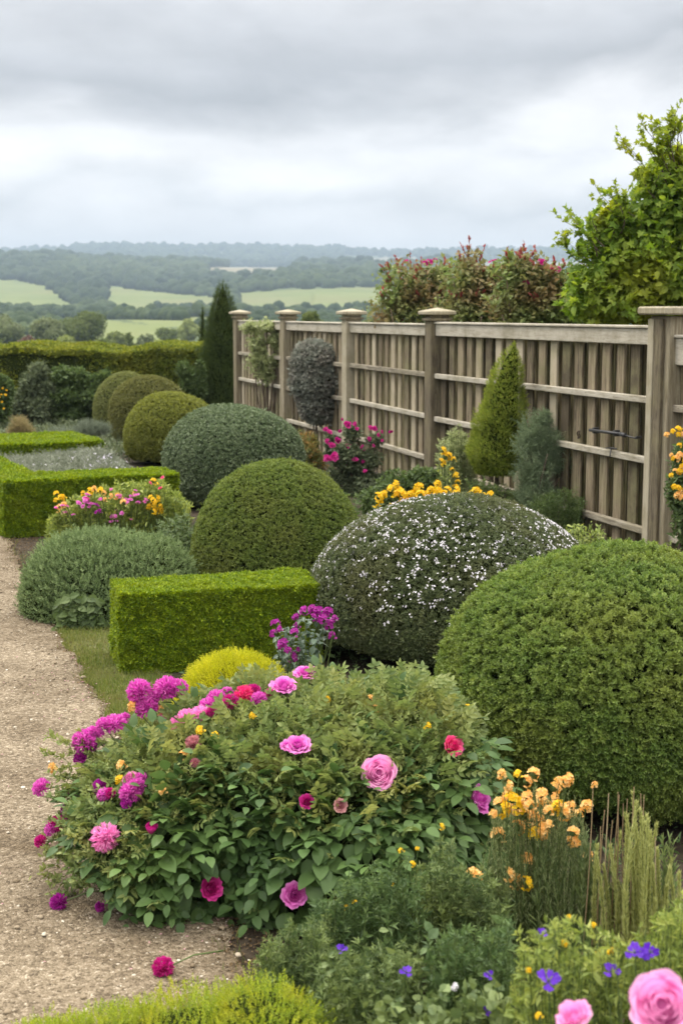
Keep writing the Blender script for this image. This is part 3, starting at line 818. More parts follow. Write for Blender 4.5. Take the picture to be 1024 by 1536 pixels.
# ---------------------------------------------------------------- the fence
def wood_mat(name, cols, alt, green=.0, scale=7):
    m, n, l = base_mat(name)
    t = N(n, 'ShaderNodeTexCoord'); at = N(n, 'ShaderNodeAttribute', attribute_name='rnd')
    mp_ = N(n, 'ShaderNodeMapping'); mp_.inputs['Scale'].default_value = (34, 34, 2.2) if scale == 7 else (6, 3, 34)
    off = N(n, 'ShaderNodeVectorMath', operation='SCALE'); off.inputs[0].default_value = (37, 19, 53); l.new(at.outputs['Fac'], off.inputs[3])
    l.new(off.outputs[0], mp_.inputs['Location']); l.new(t.outputs['Object'], mp_.inputs[0])
    nz = N(n, 'ShaderNodeTexNoise'); nz.inputs['Scale'].default_value = 1.6; nz.inputs['Detail'].default_value = 9; nz.inputs['Roughness'].default_value = .7; nz.inputs['Distortion'].default_value = .6
    l.new(mp_.outputs[0], nz.inputs['Vector'])
    ad = N(n, 'ShaderNodeMath', operation='MULTIPLY_ADD'); ad.inputs[1].default_value = .56; l.new(at.outputs['Fac'], ad.inputs[0])
    sb = N(n, 'ShaderNodeMath', operation='SUBTRACT'); sb.inputs[1].default_value = .28; l.new(nz.outputs['Fac'], sb.inputs[0]); l.new(sb.outputs[0], ad.inputs[2])
    r = ramp(n, cols, [.30, .44, .56, .72]); l.new(ad.outputs[0], r.inputs[0])
    n2 = N(n, 'ShaderNodeTexNoise'); n2.inputs['Scale'].default_value = 2.6; n2.inputs['Detail'].default_value = 8; n2.inputs['Roughness'].default_value = .7; l.new(t.outputs['Object'], n2.inputs['Vector'])
    mr = N(n, 'ShaderNodeMapRange'); mr.inputs['From Min'].default_value = .47; mr.inputs['From Max'].default_value = .66; mr.inputs['To Max'].default_value = .6; l.new(n2.outputs['Fac'], mr.inputs['Value'])
    mc = N(n, 'ShaderNodeMix', data_type='RGBA'); l.new(mr.outputs[0], mc.inputs[0]); l.new(r.outputs[0], mc.inputs[6]); mc.inputs[7].default_value = (*alt, 1)
    p = N(n, 'ShaderNodeBsdfPrincipled'); p.inputs['Roughness'].default_value = .85; p.inputs['Specular IOR Level'].default_value = .25; l.new(mc.outputs[2], p.inputs['Base Color'])
    b = N(n, 'ShaderNodeBump'); b.inputs['Strength'].default_value = .7; b.inputs['Distance'].default_value = .004; l.new(nz.outputs['Fac'], b.inputs['Height']); l.new(b.outputs[0], p.inputs['Normal'])
    o = N(n, 'ShaderNodeOutputMaterial'); l.new(p.outputs[0], o.inputs[0])
    return m
M_pick = wood_mat('weathered pickets', [(.07, .055, .035), (.19, .15, .10), (.28, .23, .155), (.40, .345, .255)], (.19, .18, .09))
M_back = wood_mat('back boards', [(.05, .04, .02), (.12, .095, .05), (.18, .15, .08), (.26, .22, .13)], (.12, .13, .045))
M_post = wood_mat('post timber', [(.075, .06, .04), (.17, .14, .095), (.25, .215, .15), (.36, .32, .24)], (.20, .175, .095))
M_rail = wood_mat('silvery rails', [(.09, .076, .055), (.20, .172, .13), (.29, .26, .205), (.42, .385, .32)], (.18, .16, .10), scale=3)
M_nail = roughmat('rusty iron', [(.02, .015, .012), (.06, .04, .03)], 80)
M_black = roughmat('black iron', [(.012, .012, .014), (.035, .034, .036)], 60, rough=.5, spec=.5)

FA = 5.69; FS = .30
def fence_x(d, px=None): return FA - FS * d
def fence_d(px): return FA / ((px - 512) / FPX + FS)      # near enough: X / d at this pitch
def fpt(d): return np.array([fence_x(d) , d, 0.0])
def at_px(px):
    # exact crossing of the fence line with the vertical plane through photo column px near eye level
    k = (px - 512.0) / (FPX * cos(PITCH) + (768 - 475.) * sin(PITCH))
    return FA / (k + FS)
tdir = nrm(np.array([FS, -1.0, 0]))            # along the fence, towards the camera
ndir = np.array([-tdir[1] * -1, tdir[0] * -1, 0])   # towards the garden
ndir = nrm(np.array([-1.0, -FS, 0]))
AX = np.array([tdir, ndir, [0, 0, 1.0]])
frt = root('timber_fence', fpt(16), 'weathered timber fence with capped posts, close pickets and silvery rails running down the right side', 'fence')
PX = [360, 432, 527, 655]
pd = [at_px(p) for p in PX] + [10.95]
pd = np.array(pd)
q = np.random.default_rng(33)
for i, d in enumerate(pd[:4]):
    c = fpt(d); g = Geo(); s = .205
    box(g, c + [0, 0, .985], (s, s, 1.97), axes=AX, bev=.006, a=q.random())
    po = mk('post', g, M_post, frt)
    g = Geo(); box(g, c + [0, 0, 1.915], (s + .05, s + .05, .03), axes=AX, bev=.004, a=.4)
    box(g, c + [0, 0, 1.985], (s + .12, s + .12, .042), axes=AX, bev=.008, a=.8)
    # low pyramid on the cap
    hs = s / 2 + .045; b = np.array([[-hs, -hs, 0], [hs, -hs, 0], [hs, hs, 0], [-hs, hs, 0], [0, 0, .035]]) @ AX + c + [0, 0, 2.0065]
    g.add(b, [[0, 1, 4], [1, 2, 4], [2, 3, 4], [3, 0, 4]], .9)
    mk('post_cap', g, M_post, po)
# the wide near post: two slim uprights against a broad one
c = fpt(10.72); g = Geo()
box(g, c + [0, 0, .98], (.30, .22, 1.96), axes=AX, bev=.008, a=.55)
po = mk('post', g, M_post, frt, label='broad double post nearest the camera')
g = Geo(); box(g, c + ndir * .125 - tdir * .085 + [0, 0, .97], (.085, .03, 1.94), axes=AX, bev=.004, a=.9); box(g, c + ndir * .125 + tdir * .03 + [0, 0, .97], (.11, .028, 1.94), axes=AX, bev=.004, a=.25)
mk('facing_board', g, M_post, po)
g = Geo(); box(g, c + [0, 0, 2.0], (.44, .37, .062), axes=AX, bev=.012, a=.75); mk('post_cap', g, M_post, po)

def panel(d0, d1, zs, seed, top_h=.11, sp=.245, wb=.128, back=1.12):
    """pickets, back boards and rails between the posts at d0 (far) and d1 (near)"""
    q = np.random.default_rng(seed)
    a, b = fpt(d0) + tdir * .105, fpt(d1) - tdir * .105
    L = np.linalg.norm(b - a); n = int(round(L / sp)); s = L / n
    g = Geo()
    for i in range(n):
        w_ = wb * q.uniform(.88, 1.08); h = 1.78 + q.uniform(-.012, .012)
        ax = AX.copy(); tl = q.normal() * .004; ax[2] = nrm(AX[2] + tdir * tl)
        box(g, a + tdir * (i + .5) * s + ndir * .0 + [0, 0, h / 2 + .03], (w_, .022, h), axes=ax, bev=.003, a=q.random())
    mk('picket_panel', g, M_pick, frt)
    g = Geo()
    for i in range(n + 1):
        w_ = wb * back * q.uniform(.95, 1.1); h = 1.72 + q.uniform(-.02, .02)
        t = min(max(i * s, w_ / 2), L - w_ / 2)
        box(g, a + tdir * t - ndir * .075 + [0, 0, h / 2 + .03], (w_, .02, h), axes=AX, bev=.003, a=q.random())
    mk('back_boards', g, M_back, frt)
    for k, z in enumerate(zs):
        g = Geo()
        if k == 0:
            box(g, (a + b) / 2 + ndir * .035 + [0, 0, z - top_h / 2], (L, .045, top_h), axes=AX, bev=.006, a=.85)
            box(g, (a + b) / 2 + ndir * .0 + [0, 0, z + .012], (L - .002, .15, .022), axes=AX, bev=.005, a=.95)
            mk('top_rail', g, M_rail, frt)
        else:
            hh = .054
            ax = AX.copy(); ax[0] = nrm(tdir + np.array([0, 0, q.normal() * .002]))
            box(g, (a + b) / 2 + ndir * .04 + [0, 0, z], (L - .004, .052, hh), axes=ax, bev=.006, a=q.random() * .5 + .4)
            r_ = mk('rail', g, M_rail, frt)
            for i in range(n):
                if q.random() < .8:
                    c = a + tdir * ((i + .5) * s + q.normal() * .008) + ndir * .067 + [0, 0, z + q.normal() * .006]
                    V0, F0 = sphere_v(6, 4); nl = V0 * .0045 + c
                    g.add(nl, F0, .5)
            bpy.data.objects.remove(r_); mk('rail', g, [M_rail], frt)
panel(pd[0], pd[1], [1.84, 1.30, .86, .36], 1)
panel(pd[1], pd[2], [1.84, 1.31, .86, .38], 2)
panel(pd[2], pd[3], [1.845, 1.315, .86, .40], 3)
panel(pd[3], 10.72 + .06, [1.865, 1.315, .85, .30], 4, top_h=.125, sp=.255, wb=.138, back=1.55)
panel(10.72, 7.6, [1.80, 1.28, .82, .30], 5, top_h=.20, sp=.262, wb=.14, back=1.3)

# sliding bolt and hook on the near panel
def on_fence(px, py, off=.075):
    d = at_px(px)
    for _ in range(6):
        P = Dp(px, py, d); k = P[0] / P[1]; d = (FA - off * 1.04) / (k + FS)
    return Dp(px, py, d)
gb = root('gate_bolt', on_fence(915, 650), 'black iron sliding bolt on the near fence panel, above the third rail', 'bolt')
p0, p1, p2 = on_fence(884, 645, .10), on_fence(930, 651, .10), on_fence(954, 658, .095)
g = Geo(); tube(g, [p0, p1], .013, 10); tube(g, [p1, p1 + (p2 - p1) * .3], .018, 10); tube(g, [p1, p2], .006, 8); mk('bar', g, M_black, gb)
g = Geo()
for p in (p0 + (p1 - p0) * .12, p0 + (p1 - p0) * .8):
    g = Geo(); box(g, p - ndir * .02, (.03, .05, .05), axes=AX, bev=.003); mk('bracket', g, M_black, gb)
g = Geo(); p3 = on_fence(957, 656, .085); box(g, p3, (.018, .05, .02), axes=AX, bev=.002); mk('catch', g, M_black, gb)
hk = root('hook', on_fence(916, 678), 'small dark iron hook hanging from the third rail below the bolt', 'hook')
a = on_fence(908, 672, .078); b = on_fence(924, 673, .078); c2 = on_fence(914, 687, .10); g = Geo()
tube(g, [a, (a + b) / 2 + [0, 0, .004], b], .006, 7); tube(g, [(a + b) / 2, c2 + [0, 0, .02], c2, c2 - ndir * .02 + [0, 0, .01]], [.006, .006, .005, .004], 7); mk('iron', g, M_black, hk)
kn = root('wall_knot', on_fence(867, 652), 'small dark twisted iron ring on a picket left of the bolt', 'ring')
g = Geo(); c0 = on_fence(867, 652, .03); th = np.linspace(0, 2 * pi, 14); tube(g, [c0 + tdir * .02 * cos(t) + np.array([0, 0, .03 * sin(t)]) + ndir * .006 * sin(3 * t) for t in th], .006, 6, cap=False); mk('ring', g, M_nail, kn)
kn.name = 'iron_ring'

# ---------------------------------------------------------------- shrubs
def blob_shrub(name, label, cat, lobes, leaf_m, T, n, size, seed, base=None, group=None, up=.35, thick=.12, stem=True, open_=.0, corem=True, rough=.22, jit=.5):
    """a loose shrub: lobes = [(centre, (rx, ry, rz))]; leaves spread through a shell of every lobe"""
    q = np.random.default_rng(seed)
    C = np.array([l_[0] for l_ in lobes], float); Rr = np.array([l_[1] for l_ in lobes], float)
    if base is None: base = np.array([C[:, 0].mean(), C[:, 1].mean(), 0.0])
    rt = root(name, base, label, cat, group)
    wgt = (Rr[:, 0] * Rr[:, 2]); k = q.choice(len(C), n, p=wgt / wgt.sum())
    u_ = rdir(n, q); rr = 1 - thick * 2 * q.random(n) ** 1.5 + .05 * q.normal(size=n)
    P = C[k] + u_ * Rr[k] * rr[:, None]
    P += u_ * Rr[k].mean(1)[:, None] * (rough * lump(P, 7 / Rr.mean() * .35, seed))[:, None]
    nn = nrm(u_ / Rr[k]); D = nrm(nn + q.normal(size=(n, 3)) * jit + [0, 0, up])
    ok = P[:, 2] > .01
    g = Geo(); scatter(g, T, P[ok] - D[ok] * size * .4, frames_z(D[ok], q), size * q.uniform(.65, 1.3, ok.sum()), rng=q)
    if corem:
        V0, F0 = sphere_v(16, 10)
        for c_, r_ in zip(C, Rr):
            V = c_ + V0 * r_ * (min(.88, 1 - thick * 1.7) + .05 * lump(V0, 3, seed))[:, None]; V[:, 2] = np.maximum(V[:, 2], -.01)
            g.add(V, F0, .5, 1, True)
    mk('foliage', g, [leaf_m, M_inner], rt)
    if stem:
        g = Geo(); m_ = min(len(C) * 2, 10)
        for j in range(m_):
            c_ = C[j % len(C)]; b0 = base + np.array([q.normal() * .03, q.normal() * .03, -.02])
            mid = (b0 + c_) / 2 + q.normal(size=3) * .03
            tube(g, [b0, mid, c_ + q.normal(size=3) * Rr[j % len(C)] * .3], [.014, .010, .004], 6)
        mk('stem', g, M_bark, rt)
    return rt
def lobes_px(lst, d, dz=0.6):
    """[(px, py, hw, hh)] of photo lobes at distance d -> lobes"""
    o = []
    for i, t in enumerate(lst):
        px, py, hw, hh = t[:4]; dd_ = d + (t[4] if len(t) > 4 else 0)
        c = Dp(px, py, dd_); s = dd_ / FPX
        o.append((c, (hw * s, hw * s * dz if hw > 30 else hw * s, hh * s)))
    return o

# tall hedge at the end of the garden
q = np.random.default_rng(71)
L_back = leafmat('mixed hedge leaves', [(.05, .075, .015), (.14, .18, .025), (.38, .38, .06)], .3, .5, .25, alt=(.22, .22, .03), altscale=1.6, altamt=.6)
hx0, hx1 = -13.5, -2.35
n = 110000; s = q.random(n); P = np.zeros((n, 3)); P[:, 0] = hx0 + (hx1 - hx0) * q.random(n)
prof = q.random(n)
# cross section: front face 0-.45, rounded top .45-1
fr = prof < .40
P[:, 1] = np.where(fr, 26.3, 26.3 + (prof - .40) / .60 * 2.3); Ht = 1.33 + .04 * np.sin(P[:, 0] * 1.9) + .03 * np.sin(P[:, 0] * 5)
P[:, 2] = np.where(fr, Ht * (prof / .40), Ht)
NN = np.where(fr[:, None], [0, -1, .15], [0, -.1, 1.])
rnd_edge = np.exp(-((P[:, 1] - 26.3) ** 2) / .04) * (~fr)
P[:, 2] -= rnd_edge * .05
P += nrm(NN) * (.03 * lump(P, 6, 3) + .045 * lump(P, 2.0, 9) + q.normal(size=n) * .012)[:, None]
D = nrm(NN + q.normal(size=(n, 3)) * .5 + [0, 0, .3])
g = Geo(); scatter(g, SPRIG_L, P, frames_z(D, q), .052 * q.uniform(.6, 1.3, n), rng=q)
box(g, ((hx0 + hx1) / 2, 27.45, .6), (hx1 - hx0 - .1, 2.2, 1.26), m=1)
rt = root('garden_hedge', ((hx0 + hx1) / 2, 27.4, 0), 'long tall rough hedge with yellow green top closing the end of the garden', 'hedge'); mk('foliage', g, [L_back, M_inner], rt)

# conifers at the end
L_con = leafmat('dark conifer', [(.025, .045, .012), (.06, .09, .022), (.12, .16, .04)], .15, .6, .2)
def cone(name, label, pxc, top, d, hw, basez, seed, mat, n, size, group=None, tip=(0, 0), trunk=True, z0=0, power=.85, T=NEEDLE, bulge=1.0, bumps=1.0):
    q = np.random.default_rng(seed); topP = Dp(pxc + tip[0], top, d); b = Dp(pxc, 560, d); base = np.array([b[0], d, z0]); r = hw / FPX * d
    rt = root(name, base, label, 'conifer', group); H = topP[2] - basez
    t = 1 - np.sqrt(q.random(n)); 
    def rad(t): return r * ((1 - t) ** power) * np.minimum(1, .55 + t * 3.2 * bulge)
    th = q.uniform(0, 2 * pi, n)
    rr = rad(t) * (1 + .10 * np.sin(th * 5 + t * 25) * .5 + .09 * q.normal(size=n)) 
    lean = (topP[:2] - base[:2])
    P = np.stack([base[0] + lean[0] * t ** 1.5 + rr * np.cos(th), base[1] + lean[1] * t + rr * np.sin(th), basez + H * t], 1)
    P[:, :2] += (np.stack([np.cos(th), np.sin(th)], 1) * r * bumps * (.10 * lump(P, 2.6 / r, seed) + .06 * lump(P, 7 / r, seed + 1))[:, None])
    D = nrm(np.stack([np.cos(th), np.sin(th), np.full(n, .9)], 1) + q.normal(size=(n, 3)) * .3)
    g = Geo(); scatter(g, T, P - D * size * .4, frames_z(D, q), size * q.uniform(.7, 1.3, n), rng=q)
    V, F = [], []
    for i in range(13):
        tt_ = i / 12
        for k in range(14):
            a = 2 * pi * k / 14; r_ = rad(tt_) * .76
            V.append([base[0] + lean[0] * tt_ ** 1.5 + r_ * cos(a), base[1] + lean[1] * tt_ + r_ * sin(a), basez + H * .97 * tt_])
        if i:
            for k in range(14):
                p_, q_ = (i - 1) * 14 + k, (i - 1) * 14 + (k + 1) % 14; F += [[p_, q_, q_ + 14], [p_, q_ + 14, p_ + 14]]
    V.append([base[0], base[1], basez]); c_ = len(V) - 1
    for k in range(14): F.append([c_, (k + 1) % 14, k])
    g.add(V, F, .5, 1, True); mk('foliage', g, [mat, M_inner], rt)
    if trunk:
        g = Geo(); tube(g, [base + [0, 0, -.02], base + [.01, 0, basez * .5 + .05], [base[0] + lean[0] * .1, base[1], basez + H * .4]], [.03, .024, .012], 8); mk('trunk', g, M_bark, rt)
    return rt
cone('conifer', 'dark green cone shaped conifer at the far end of the fence', 334, 420, 25.9, 47, .03, 401, L_con, 22000, .055, T=NEEDLE, power=.72, bulge=2, bumps=.35)
cone('cypress', 'very slender dark cypress left of the cone shaped conifer', 304, 455, 28.9, 7, .3, 402, L_con, 2500, .06, power=.6)
L_lime = leafmat('lime conifer', [(.09, .13, .018), (.21, .27, .04), (.40, .42, .08)], .35, .5, .25)
cone('conifer', 'small bright green conifer on a bare trunk leaning against the near fence panel', 745, 512, 12.9, 44, Dp(745, 712, 12.9)[2], 403, L_lime, 12000, .032, tip=(26, 0), power=.58, T=[sprig(7, .5, .4, 1.1, 70 + i, .8) for i in range(3)], bulge=.8)
# grey green conifer: spiky tufts
L_gc = leafmat('blue grey conifer', [(.09, .13, .07), (.19, .25, .14), (.33, .39, .25)], .25, .6, .3)
blob_shrub('conifer', 'shaggy grey green conifer between the leaning green conifer and the bolt', 'conifer',
           lobes_px([(818, 628, 16, 22), (806, 655, 26, 24), (822, 668, 18, 16), (792, 668, 22, 20), (810, 695, 34, 26), (795, 715, 26, 22), (838, 700, 18, 14), (812, 745, 34, 24), (836, 752, 22, 14), (790, 752, 20, 20)], 12.5, 1), L_gc, FERNY, 7000, .055, 404, thick=.5, up=.9, jit=.8, rough=.4)
# grey ball on a stem in front of the fence
L_grey = leafmat('grey purple leaves', [(.10, .115, .09), (.20, .215, .175), (.36, .37, .32)], .2, .5, .3, alt=(.20, .16, .14), altscale=5)
blob_shrub('standard_shrub', 'grey leaved clipped ball on a thin stem against the fence', 'shrub', lobes_px([(472, 545, 36, 33), (475, 572, 39, 36), (478, 600, 32, 34)], 19.4, 1), L_grey, SPRIG_L, 12000, .045, 405, thick=.1, rough=.07)
# climber between the far posts
L_pale = leafmat('pale climber leaves', [(.16, .20, .08), (.30, .34, .16), (.46, .49, .28)], .35, .5, .3)
blob_shrub('climber', 'pale green climber spilling over the far fence panel', 'climbing plant', lobes_px([(376, 492, 13, 12), (400, 490, 20, 11), (384, 515, 17, 18), (412, 512, 15, 16), (390, 540, 20, 18), (398, 562, 13, 16), (424, 496, 10, 9), (412, 540, 10, 12)], 22.3, .5), L_pale, SPRIG_L, 3300, .05, 406, thick=.7, corem=False, rough=.3)

# shrubs in front of the tall hedge
L_s1 = leafmat('shrub leaves a', [(.04, .065, .02), (.085, .13, .04), (.16, .21, .08)], .3, .5, .3)
L_s2 = leafmat('shrub leaves b', [(.06, .08, .04), (.12, .15, .08), (.22, .25, .14)], .25, .5, .3)
L_s3 = leafmat('lavender leaves', [(.09, .12, .08), (.18, .21, .15), (.30, .33, .26)], .2, .6, .2)
GB = 'shrubs in front of the tall hedge'
blob_shrub('shrub', 'rounded grey green shrub at the left in front of the tall hedge', 'shrub', lobes_px([(60, 560, 14, 16), (45, 578, 18, 16), (70, 582, 16, 14), (38, 602, 20, 20), (62, 612, 26, 20), (84, 608, 12, 12), (30, 625, 22, 12)], 24.5, .8), L_s2, SPRIG_L + FERNY, 5200, .08, 411, group=GB, thick=.45, jit=.8)
blob_shrub('shrub', 'large dark leafy shrub in front of the tall hedge, left of the far domes', 'shrub', lobes_px([(98, 565, 16, 16), (118, 572, 18, 20), (140, 578, 16, 18), (128, 600, 26, 20), (100, 600, 22, 22), (112, 622, 26, 16), (146, 612, 18, 20), (88, 625, 16, 12), (158, 566, 8, 8)], 24.6, .8), L_s1, SPRIG_L + [leafy(.6, .1, .3, 3)], 9000, .085, 412, group=GB, thick=.4, jit=.8)
blob_shrub('shrub', 'light green bushy shrub at the foot of the tall hedge beside the dark conifer', 'shrub', lobes_px([(276, 556, 10, 12), (288, 566, 12, 16), (300, 560, 8, 20), (280, 576, 12, 12), (296, 585, 14, 16)], 25.3, .8), L_s1, SPRIG_L + FERNY, 3800, .075, 413, group=GB, thick=.45, jit=.8)
blob_shrub('shrub', 'grey blue low shrub in front of the large dark leafy shrub', 'shrub', lobes_px([(130, 648, 24, 8), (100, 652, 20, 6), (152, 644, 14, 8), (75, 655, 14, 5)], 18.7, .8), L_s3, FERNY, 3600, .06, 414, group=GB, thick=.5, rough=.4)
blob_shrub('shrub', 'yellowish plant with pinkish tips standing before the hedges at the left', 'shrub', lobes_px([(30, 640, 12, 12), (22, 650, 10, 10), (40, 652, 10, 8)], 18.6, .8), leafmat('straw leaves', [(.16, .15, .06), (.30, .26, .12), (.40, .30, .2)], .3), FERNY, 1500, .06, 415, group=GB, thick=.4, corem=False)
yl = blob_shrub('shrub', 'dark shrub with yellow flowers cut by the left edge of the photo', 'shrub', lobes_px([(0, 582, 16, 20), (-12, 610, 26, 26)], 23.5, .8), L_s1, SPRIG_L, 3500, .085, 416, group=GB, thick=.25)
M_yel = leafmat('yellow petals', [(.60, .36, .01), (.75, .50, .02), (.82, .62, .05)], .3, .5, .2)
# low stuff filling the ground of the back bed
q = np.random.default_rng(72); n = 5200
y = q.uniform(18.8, 26, n); x = q.uniform(-6.8, -1.8, n); g = Geo()
P = np.stack([x, y, .06 + .10 * np.abs(lump(np.stack([x, y, 0 * x], 1), 3, 2)) * q.random(n)], 1)
scatter(g, FERNY + SPRIG_L, P, frames_z(np.repeat([[0, -.3, 1.]], n, 0) + q.normal(size=(n, 3)) * .5, q), q.uniform(.05, .13, n), rng=q)
mk('ground_cover', g, L_s2, kind='stuff', origin=(0, 20, 0))

# grey flower carpet inside the hedge square
pq, Ln = PARTERRE
q = np.random.default_rng(73)
L_lav = leafmat('carpet leaves', [(.12, .14, .09), (.21, .23, .17), (.36, .37, .30)], .2, .6, .2)
n = 9000; s = q.uniform(.45, Ln - .25, n); t = q.uniform(.66, 3.55, n); xy = np.stack([pq(a_, b_) for a_, b_ in zip(s, t)])
hgt = .42 + .10 * lump(np.stack([xy[:, 0], xy[:, 1], 0 * s], 1), 2.2, 7) * .6 + .10 * np.exp(-((s - 1.2) / .6) ** 2 - ((t - 1.4) / .8) ** 2)
P = np.stack([xy[:, 0], xy[:, 1], hgt - .10 * q.random(n)], 1)
g = Geo(); scatter(g, FERNY + SPRIG_L, P, frames_z(np.repeat([[0, -.2, 1.]], n, 0) + q.normal(size=(n, 3)) * .5, q), q.uniform(.05, .09, n), rng=q, m=0)
B_ = np.stack([P[:, 0], P[:, 1], 0 * s], 1)[:1500]; stems(g, B_, P[:1500], .003, .002, .01, 0, 2)
rt = root('bedding_plants', (*pq(1.2, 2), 0), 'grey leaved bedding with tiny white and violet flowers filling the hedge square', 'flower bed')
mk('foliage', g, [L_lav], rt, kind='stuff')
M_pv = leafmat('pale violet petals', [(.45, .40, .55), (.62, .58, .68), (.80, .78, .80)], .2)
g = Geo(); k = q.random(n) < .11; scatter(g, [FL5, WC[2]], P[k] + [0, 0, .03], frames_z(np.repeat([[0, -.4, 1.]], k.sum(), 0), q), .020, rng=q); mk('flowers', g, M_pv, rt, kind='stuff')

# the big loose silver green mound
L_mound = leafmat('catmint leaves', [(.07, .11, .04), (.15, .21, .085), (.27, .34, .16)], .3, .55, .2)
md = 9.45; mc = Dp(150, 768, md); r_ = 125 / FPX * md
mr_ = blob_shrub('mounded_shrub', 'broad loose silvery green mound bulging over the edge of the gravel path', 'shrub',
   [((mc[0] + .03, md + .1, .12), (r_ * .93, .6, .43)), ((mc[0] - .17, md - .08, .05), (r_ * .64, .45, .42)), ((mc[0] + .28, md, .1), (r_ * .62, .5, .41)), ((mc[0] + .02, md - .20, .02), (r_ * .7, .45, .39))], L_mound, [sprig(8, .5, .5, 1.1, 80 + i, .9) for i in range(4)], 46000, .034, 421, thick=.06, up=.5, jit=.4, rough=.10)
g = Geo(); q = np.random.default_rng(4); n = 150; x = q.uniform(80, 150, n); P = np.array([Dp(a_, b_, 8.78) for a_, b_ in zip(q.uniform(85, 150, n), q.uniform(895, 945, n))])
LF = [leafy(.62, .1, .3, 4), leafy(.7, .12, .2, 4)]
scatter(g, LF, P, frames(q.normal(size=(n, 3)) * [1, .2, .5] + [0, -.3, -.4], np.array([0, -1, .6]) + q.normal(size=(n, 3)) * .3), q.uniform(.04, .075, n), rng=q); mk('broad_leaves', g, L_s1, mr_)

# golden mounds
L_gold = leafmat('golden leaves', [(.24, .27, .02), (.46, .47, .035), (.68, .62, .07)], .35, .45, .3)
dome('golden_shrub', 352, 6.5, 976, 88, L_gold, 'small bright golden yellow mound between the hedge block and the pink flowers', 300, 14000, .028, [sprig(9, .40, .26, .8, 90 + i, 1.3) for i in range(4)], bob=.02, seed=18, shrink=.03, group='golden mounds', sp=.8, inner=None)
L_gold2 = leafmat('yellow green leaves', [(.12, .18, .02), (.25, .33, .035), (.44, .48, .06)], .38, .45, .25, alt=(.46, .38, .03), altscale=7)
c = Dp(300, 1500, 3.35)
blob_shrub('golden_shrub', 'yellow green clipped shrub cut by the bottom edge of the photo', 'shrub',
   [((c[0] + .04, 3.28, .02), (.36, .30, .27)), ((c[0] + .16, 3.3, .06), (.20, .22, .275)), ((c[0] - .2, 3.26, .02), (.27, .25, .245)), ((c[0] - .36, 3.26, .02), (.20, .22, .225)), ((c[0] + .27, 3.15, .02), (.16, .2, .25))], L_gold2, [sprig(9, .42, .5, 1.0, 95 + i, 1.1) for i in range(4)], 42000, .019, 422, thick=.06, up=.5, group='golden mounds', jit=.3, rough=.08)
# ---------------------------------------------------------------- the leafy tree and the red tipped shrubs behind the fence
def sprays(g, gs, B, T_, leafT, size, k, q, bend=.05, r0=.006, t0=.25, sm=0, spread=.9, up=.3):
    C = stems(gs, B, T_, r0, r0 * .3, bend, sm, 5, q)
    P, tg, t = along(C, k, t0, 1.0, q)
    D = nrm(tg * .6 + rdir(len(P), q) * spread + [0, 0, up])
    Zn = nrm(np.array([0, -.35, 1.]) + rdir(len(P), q) * .7)
    scatter(g, leafT, P, frames(D, Zn), size * q.uniform(.6, 1.25, len(P)), rng=q)
L_tree = leafmat('tree leaf', [(.06, .115, .016), (.17, .27, .035), (.38, .46, .08)], .48, .5, .25, alt=(.38, .36, .03), altscale=1.7, altamt=.5)
q = np.random.default_rng(501)
tb = Dp(1085, 768, 12.9); tb[2] = 0
rt = root('tree', tb, 'broad leaved bright green tree at the right edge, loose twigs against the sky', 'tree')
lob = lobes_px([(1012, 318, 70, 60), (955, 372, 62, 56), (1010, 410, 90, 66), (905, 420, 46, 52), (945, 450, 60, 45), (1070, 300, 90, 90), (1090, 420, 110, 90), (885, 455, 36, 36), (1000, 272, 44, 40), (920, 345, 34, 34)], 12.7, .9)
g = Geo(); C = np.array([l_[0] for l_ in lob]); Rr = np.array([l_[1] for l_ in lob])
n = 17000; k = q.choice(len(C), n, p=(Rr[:, 0] * Rr[:, 2]) / (Rr[:, 0] * Rr[:, 2]).sum()); u_ = rdir(n, q)
P = C[k] + u_ * Rr[k] * (q.uniform(.55, 1.08, n) + .12 * lump(u_ * 1.0 + C[k], 4, 6))[:, None]
TT = [lobed(1.0), lobed(.85), leafy(.6, .12, .3, 4)]
scatter(g, TT, P, frames(rdir(n, q) + [0, 0, -.35], u_ * .5 + [0, -.25, .8] + rdir(n, q) * .5), q.uniform(.035, .105, n) , rng=q)
gs = Geo()
m = 260; k = q.integers(0, len(C), m); u_ = nrm(rdir(m, q) + [0, -.2, .5]); B = C[k] + u_ * Rr[k] * .6; T_ = C[k] + u_ * Rr[k] * q.uniform(1.0, 1.35, m)[:, None]
sprays(g, gs, B, T_, TT, .075, 14, q, .04)
# the long loose twigs seen against the sky
tw = [((900, 380), (848, 312)), ((895, 385), (858, 335)), ((905, 370), (885, 322)), ((990, 290), (938, 213)), ((940, 330), (921, 275)), ((1000, 280), (962, 205)), ((1010, 270), (975, 190)), ((1015, 260), (1008, 165)), ((1010, 250), (985, 185)), ((1020, 260), (1022, 175)), ((880, 400), (850, 350)), ((930, 350), (905, 285)), ((1000, 270), (992, 215)), ((985, 300), (975, 250)), ((1035, 250), (1042, 170)), ((890, 390), (870, 365)), ((960, 330), (940, 290)), ((1010, 250), (1000, 195)), ((920, 350), (930, 300)), ((1050, 260), (1062, 190))]
B = np.array([Dp(a[0], a[1], 12.5) for a, b in tw]); T_ = np.array([Dp(b[0], b[1], 12.4) for a, b in tw])
sprays(g, gs, B, T_, TT, .062, 34, q, .05, .009, .3)
T2 = T_ + rdir(len(T_), q) * .12; sprays(g, gs, (B + T_) / 2, T2, TT, .058, 18, q, .03, .005, .35)
T2 = T_ + rdir(len(T_), q) * .16; sprays(g, gs, B * .3 + T_ * .7, T2, TT, .055, 14, q, .03, .005, .35)
mk('crown', g, L_tree, rt)
